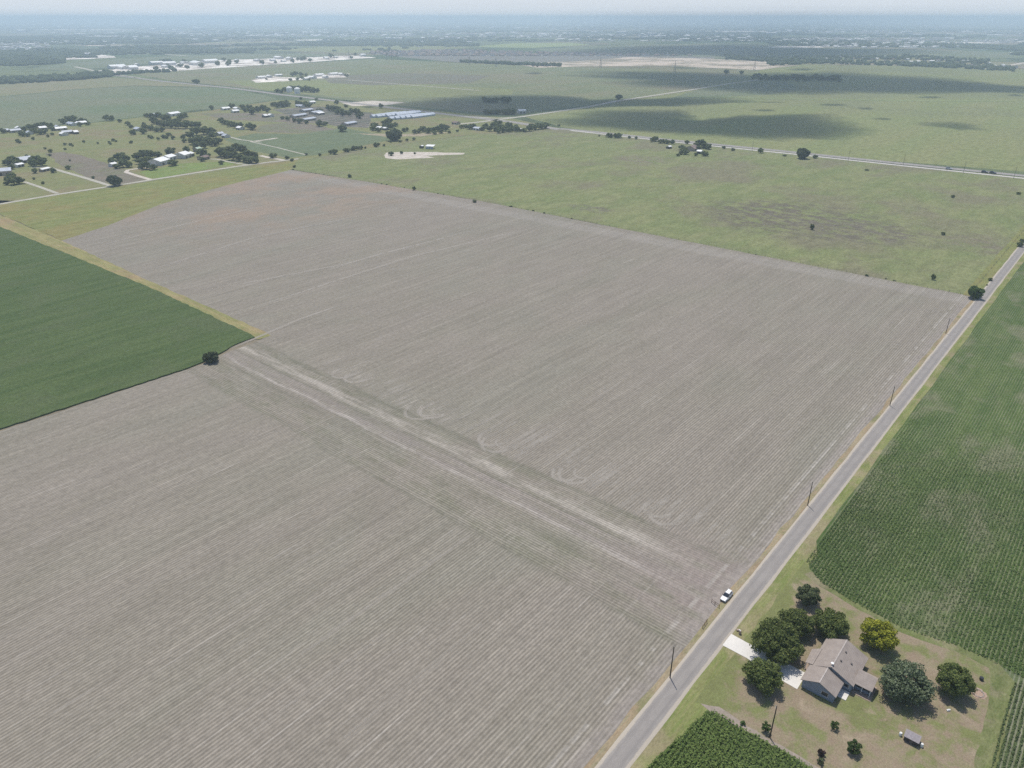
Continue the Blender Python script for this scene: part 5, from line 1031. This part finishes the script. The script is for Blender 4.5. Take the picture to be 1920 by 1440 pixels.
q_ = G(1383, 1184); b = B().box(-.4, .4, -.3, .3, 0, .5, 0); o = b.obj('stone_block', BRK, label='reddish stone block next to the mailbox', category='block', bevel=.05); o.location = (q_.x, q_.y, ZF+.05)

# ---------------------------------------------------------------- vehicles
PAINT = plain('white car paint', (0.80, 0.80, 0.79), 0.3, 0.5, 0.02); TYRE = plain('black rubber', (0.02, 0.02, 0.02), 0.9, 0.2); RIM = plain('alloy wheel', (0.5, 0.5, 0.5), 0.35, 0.6); LAMP = plain('clear lamp', (0.6, 0.62, 0.62), 0.15, 0.6); RED = plain('red lamp', (0.4, 0.02, 0.02), 0.3, 0.5); BLK = plain('black plastic', (0.03, 0.03, 0.03), 0.6, 0.3)
def car(p, rz, label, body=PAINT, name='parked_suv', z=0.0, s=1.0, cat='car', group=None):
    """nose towards +x, 4.8 m long"""
    o = empty(name, (p.x, p.y, z), rz, label=label, category=cat); o.scale = (s, s, s)
    if group: o['group'] = group
    def ring(x, hw, z0, z1, top=0.86): return [(x, -hw, z0), (x, hw, z0), (x, hw*1.0, (z0+z1)/2+.05), (x, hw*top, z1), (x, -hw*top, z1), (x, -hw, (z0+z1)/2+.05)]
    b = B(); b.loft([ring(-2.4, .80, .45, .95), ring(-2.3, .93, .32, 1.05), ring(-1.2, .95, .28, 1.08), ring(.6, .95, .28, 1.06), ring(1.5, .93, .28, 1.0), ring(2.25, .86, .32, .88), ring(2.42, .70, .42, .72)])
    b.obj('body', body, o, bevel=.03)
    b = B(); b.loft([[(-2.2, -.76, 1.06), (-2.2, .76, 1.06), (-2.0, .66, 1.66), (-2.0, -.66, 1.66)], [(.15, -.80, 1.06), (.15, .80, 1.06), (-.15, .68, 1.70), (-.15, -.68, 1.70)]]); b.obj('cabin', body, o, bevel=.04)
    b = B(); b.loft([[(.05, -.78, 1.06), (.05, .78, 1.06), (-.14, .66, 1.66), (-.14, -.66, 1.66)], [(.95, -.80, 1.03), (.95, .80, 1.03), (.25, .64, 1.62), (.25, -.64, 1.62)]]); b.obj('windshield', GLASS, o)
    for sy in (-1, 1):
        B().add([(-1.95, sy*.765, 1.12), (-.05, sy*.80, 1.12), (-.2, sy*.72, 1.56), (-1.85, sy*.70, 1.56)], [(0, 1, 2, 3)]).add([(-1.95, sy*.79, 1.12), (-.05, sy*.825, 1.12), (-.2, sy*.735, 1.56), (-1.85, sy*.715, 1.56)], [(0, 1, 2, 3)]).obj('side_window', GLASS, o)
        B().box(2.18, 2.40, sy*.62-.14, sy*.62+.14, .66, .80).obj('headlight', LAMP, o); B().box(-2.43, -2.3, sy*.72-.1, sy*.72+.1, .75, 1.0).obj('tail_lamp', RED, o)
        B().box(.35, .55, sy*1.0-.12, sy*1.0+.12, 1.0, 1.16).obj('mirror', BLK, o, bevel=.02)
        for x in (-1.5, 1.5):
            w_ = B().tube((x, sy*.74, .34), (x, sy*.97, .34), .34, .34, 18).obj('wheel', TYRE, o); B().tube((x, sy*.972, .34), (x, sy*.99, .34), .2, .18, 12).obj('rim', RIM, w_)
    B().box(2.36, 2.47, -.72, .72, .36, .62).obj('front_bumper', BLK, o, bevel=.02); B().box(-2.47, -2.36, -.78, .78, .4, .62).obj('rear_bumper', BLK, o, bevel=.02)
    B().add([(-2.225, -.66, 1.14), (-2.225, .66, 1.14), (-2.05, .58, 1.58), (-2.05, -.58, 1.58)], [(0, 1, 2, 3)]).obj('rear_window', GLASS, o)
    for sy in (-1, 1): B().box(-1.8, -.3, sy*.6-.02, sy*.6+.02, 1.70, 1.75).obj('roof_rail', BLK, o)
    return o
car(F(2.6, -1.0), RANG+math.pi-0.03, 'white sport utility car parked on the verge facing the camera', z=ZF+.03)
DKP = plain('dark car paint', (0.05, 0.05, 0.06), 0.3, 0.5); 
car(G(1779, 318), math.atan2(G(1930, 331).y-G(1700, 308).y, G(1930, 331).x-G(1700, 308).x), 'silver car driving on the far highway', plain('silver paint', (.5, .5, .52), .3, .5), 'car', .36, 1.4)
car(G(1846, 324.5), math.atan2(G(1930, 331).y-G(1700, 308).y, G(1930, 331).x-G(1700, 308).x), 'dark car leading on the far highway at right', DKP, 'car', .36, 1.4)
car(G(1861, 326), math.atan2(G(1930, 331).y-G(1700, 308).y, G(1930, 331).x-G(1700, 308).x), 'dark car nearest the right edge on the far highway', DKP, 'car', .36, 1.4)

# ---------------------------------------------------------------- clouds overhead (above the frame; they shade the far fields) and the haze
def cloud(px_pts, hgt, thick, seed, dens=0.034):
    if thick > 80:
        c_ = (sum(q[0] for q in px_pts)/len(px_pts), sum(q[1] for q in px_pts)/len(px_pts)); r_ = random.Random(seed+500)
        for j, s_ in enumerate((0.9, 0.72)):
            cloud([(c_[0]+(x-c_[0])*s_+r_.uniform(-14, 14), c_[1]+(y-c_[1])*s_+r_.uniform(-1.5, 1.5)) for x, y in px_pts], hgt+70+60*j, 55, seed+200+j)
        thick = 60
    k = (hgt)/SD.z; pts = [G(*q) for q in px_pts]; rr = random.Random(seed)
    for lv in range(5):
        new = []
        for i, a in enumerate(pts):
            b_ = pts[(i+1) % len(pts)]; L = (b_-a).length; new.append(a)
            if L > 25: mid = (a+b_)/2; nn = Vector((-(b_-a).y, (b_-a).x, 0))/L; new.append(mid+nn*L*rr.uniform(-.22, .22))
        pts = new
    pts = [Vector((p.x+SD.x*k, p.y+SD.y*k, hgt)) for p in pts]
    c = sum(pts, Vector())/len(pts); b = B(); n = len(pts); r = random.Random(seed)
    rings = [[c.lerp(p, 0.96) + Vector((0, 0, 0)) for p in pts]]
    for s, z in ((1.0, .03), (.90, .2), (.75, .5), (.55, .85), (.3, 1.15)):
        rings.append([c.lerp(p, s*r.uniform(.97, 1.03))+Vector((0, 0, thick*z*r.uniform(.85, 1.15))) for p in pts])
    for rg_ in rings:
        for p in rg_: p.x -= c.x; p.y -= c.y; p.z -= hgt
    b.loft(rings)
    m = bpy.data.materials.get('cloud vapour')
    if m is None:
        m = bpy.data.materials.new('cloud vapour'); m.use_nodes = True; t = m.node_tree; t.nodes.remove(t.nodes['Principled BSDF']); v = t.nodes.new('ShaderNodeVolumePrincipled')
        v.inputs['Color'].default_value = (.97, .97, .97, 1); v.inputs['Density'].default_value = dens; v.inputs['Anisotropy'].default_value = 0.4; t.links.new(v.outputs[0], t.nodes['Material Output'].inputs['Volume'])
    me = b.mesh('cloud', [m]); bm = bmesh.new(); bm.from_mesh(me); bmesh.ops.recalc_face_normals(bm, faces=bm.faces)
    if bm.calc_volume(signed=True) < 0: bmesh.ops.reverse_faces(bm, faces=bm.faces)
    bm.to_mesh(me); bm.free()
    o = link('cloud', me, kind='stuff', label='small fair weather cloud above the view shading the far fields', category='cloud'); o.location = (c.x, c.y, hgt)
cloud([(700, 194), (800, 182), (930, 176), (1040, 178), (1120, 187), (1250, 184), (1390, 182), (1470, 192), (1350, 196), (1230, 200), (1100, 206), (960, 219), (820, 221), (720, 212)], 900, 90, 71)
cloud([(990, 224), (1120, 204), (1290, 206), (1200, 216), (1290, 226), (1400, 214), (1560, 212), (1600, 226), (1640, 240), (1620, 257), (1500, 264), (1380, 262), (1270, 255), (1120, 243), (1010, 234)], 900, 90, 72)
cloud([(1025, 141), (1100, 132), (1250, 133), (1400, 138), (1560, 132), (1650, 138), (1760, 143), (1840, 150), (1920, 160), (2040, 167), (2040, 176), (1880, 174), (1800, 178), (1600, 177), (1450, 180), (1340, 172), (1220, 166), (1130, 158), (1150, 150)], 900, 90, 73)
cloud([(1560, 160), (1640, 148), (1760, 150), (1900, 160), (1990, 166), (1980, 176), (1800, 175), (1640, 172)], 1000, 60, 78)
cloud([(1705, 232), (1790, 227), (1840, 234), (1862, 245), (1800, 246), (1760, 239)], 900, 30, 74)
cloud([(1000, 101), (1060, 92), (1200, 85), (1350, 81), (1600, 91), (1800, 92), (1720, 103), (1450, 113), (1300, 104), (1120, 104)], 900, 90, 75)
cloud([(280, 220), (330, 211), (410, 203), (400, 206), (300, 221)], 900, 30, 76)
for i, (x, y, w_) in enumerate([(1255, 197, 60), (1190, 212, 46), (1430, 206, 50), (1560, 196, 60), (1650, 222, 40), (1620, 203, 36), (1180, 137, 50), (1000, 137, 40), (1740, 182, 60), (690, 200, 30), (1500, 130, 60), (1900, 178, 30)]):
    cloud([(x-w_/2, y), (x-w_*.2, y-2.2), (x+w_*.3, y-1.8), (x+w_/2, y+.5), (x+w_*.2, y+2.4), (x-w_*.3, y+2)], 900, 40, 90+i)
hb = B().box(-58000, 58000, -58000, 58000, -1.0, 175.0)
hm = bpy.data.materials.new('haze'); hm.use_nodes = True; t = hm.node_tree; t.nodes.remove(t.nodes['Principled BSDF']); v = t.nodes.new('ShaderNodeVolumePrincipled')
v.inputs['Color'].default_value = (.70, .86, 1.0, 1); v.inputs['Density'].default_value = HAZE; v.inputs['Anisotropy'].default_value = 0.25
t.links.new(v.outputs[0], t.nodes['Material Output'].inputs['Volume'])
hb.obj('haze', hm, kind='stuff', label='pale blue summer haze over the plain', category='haze')
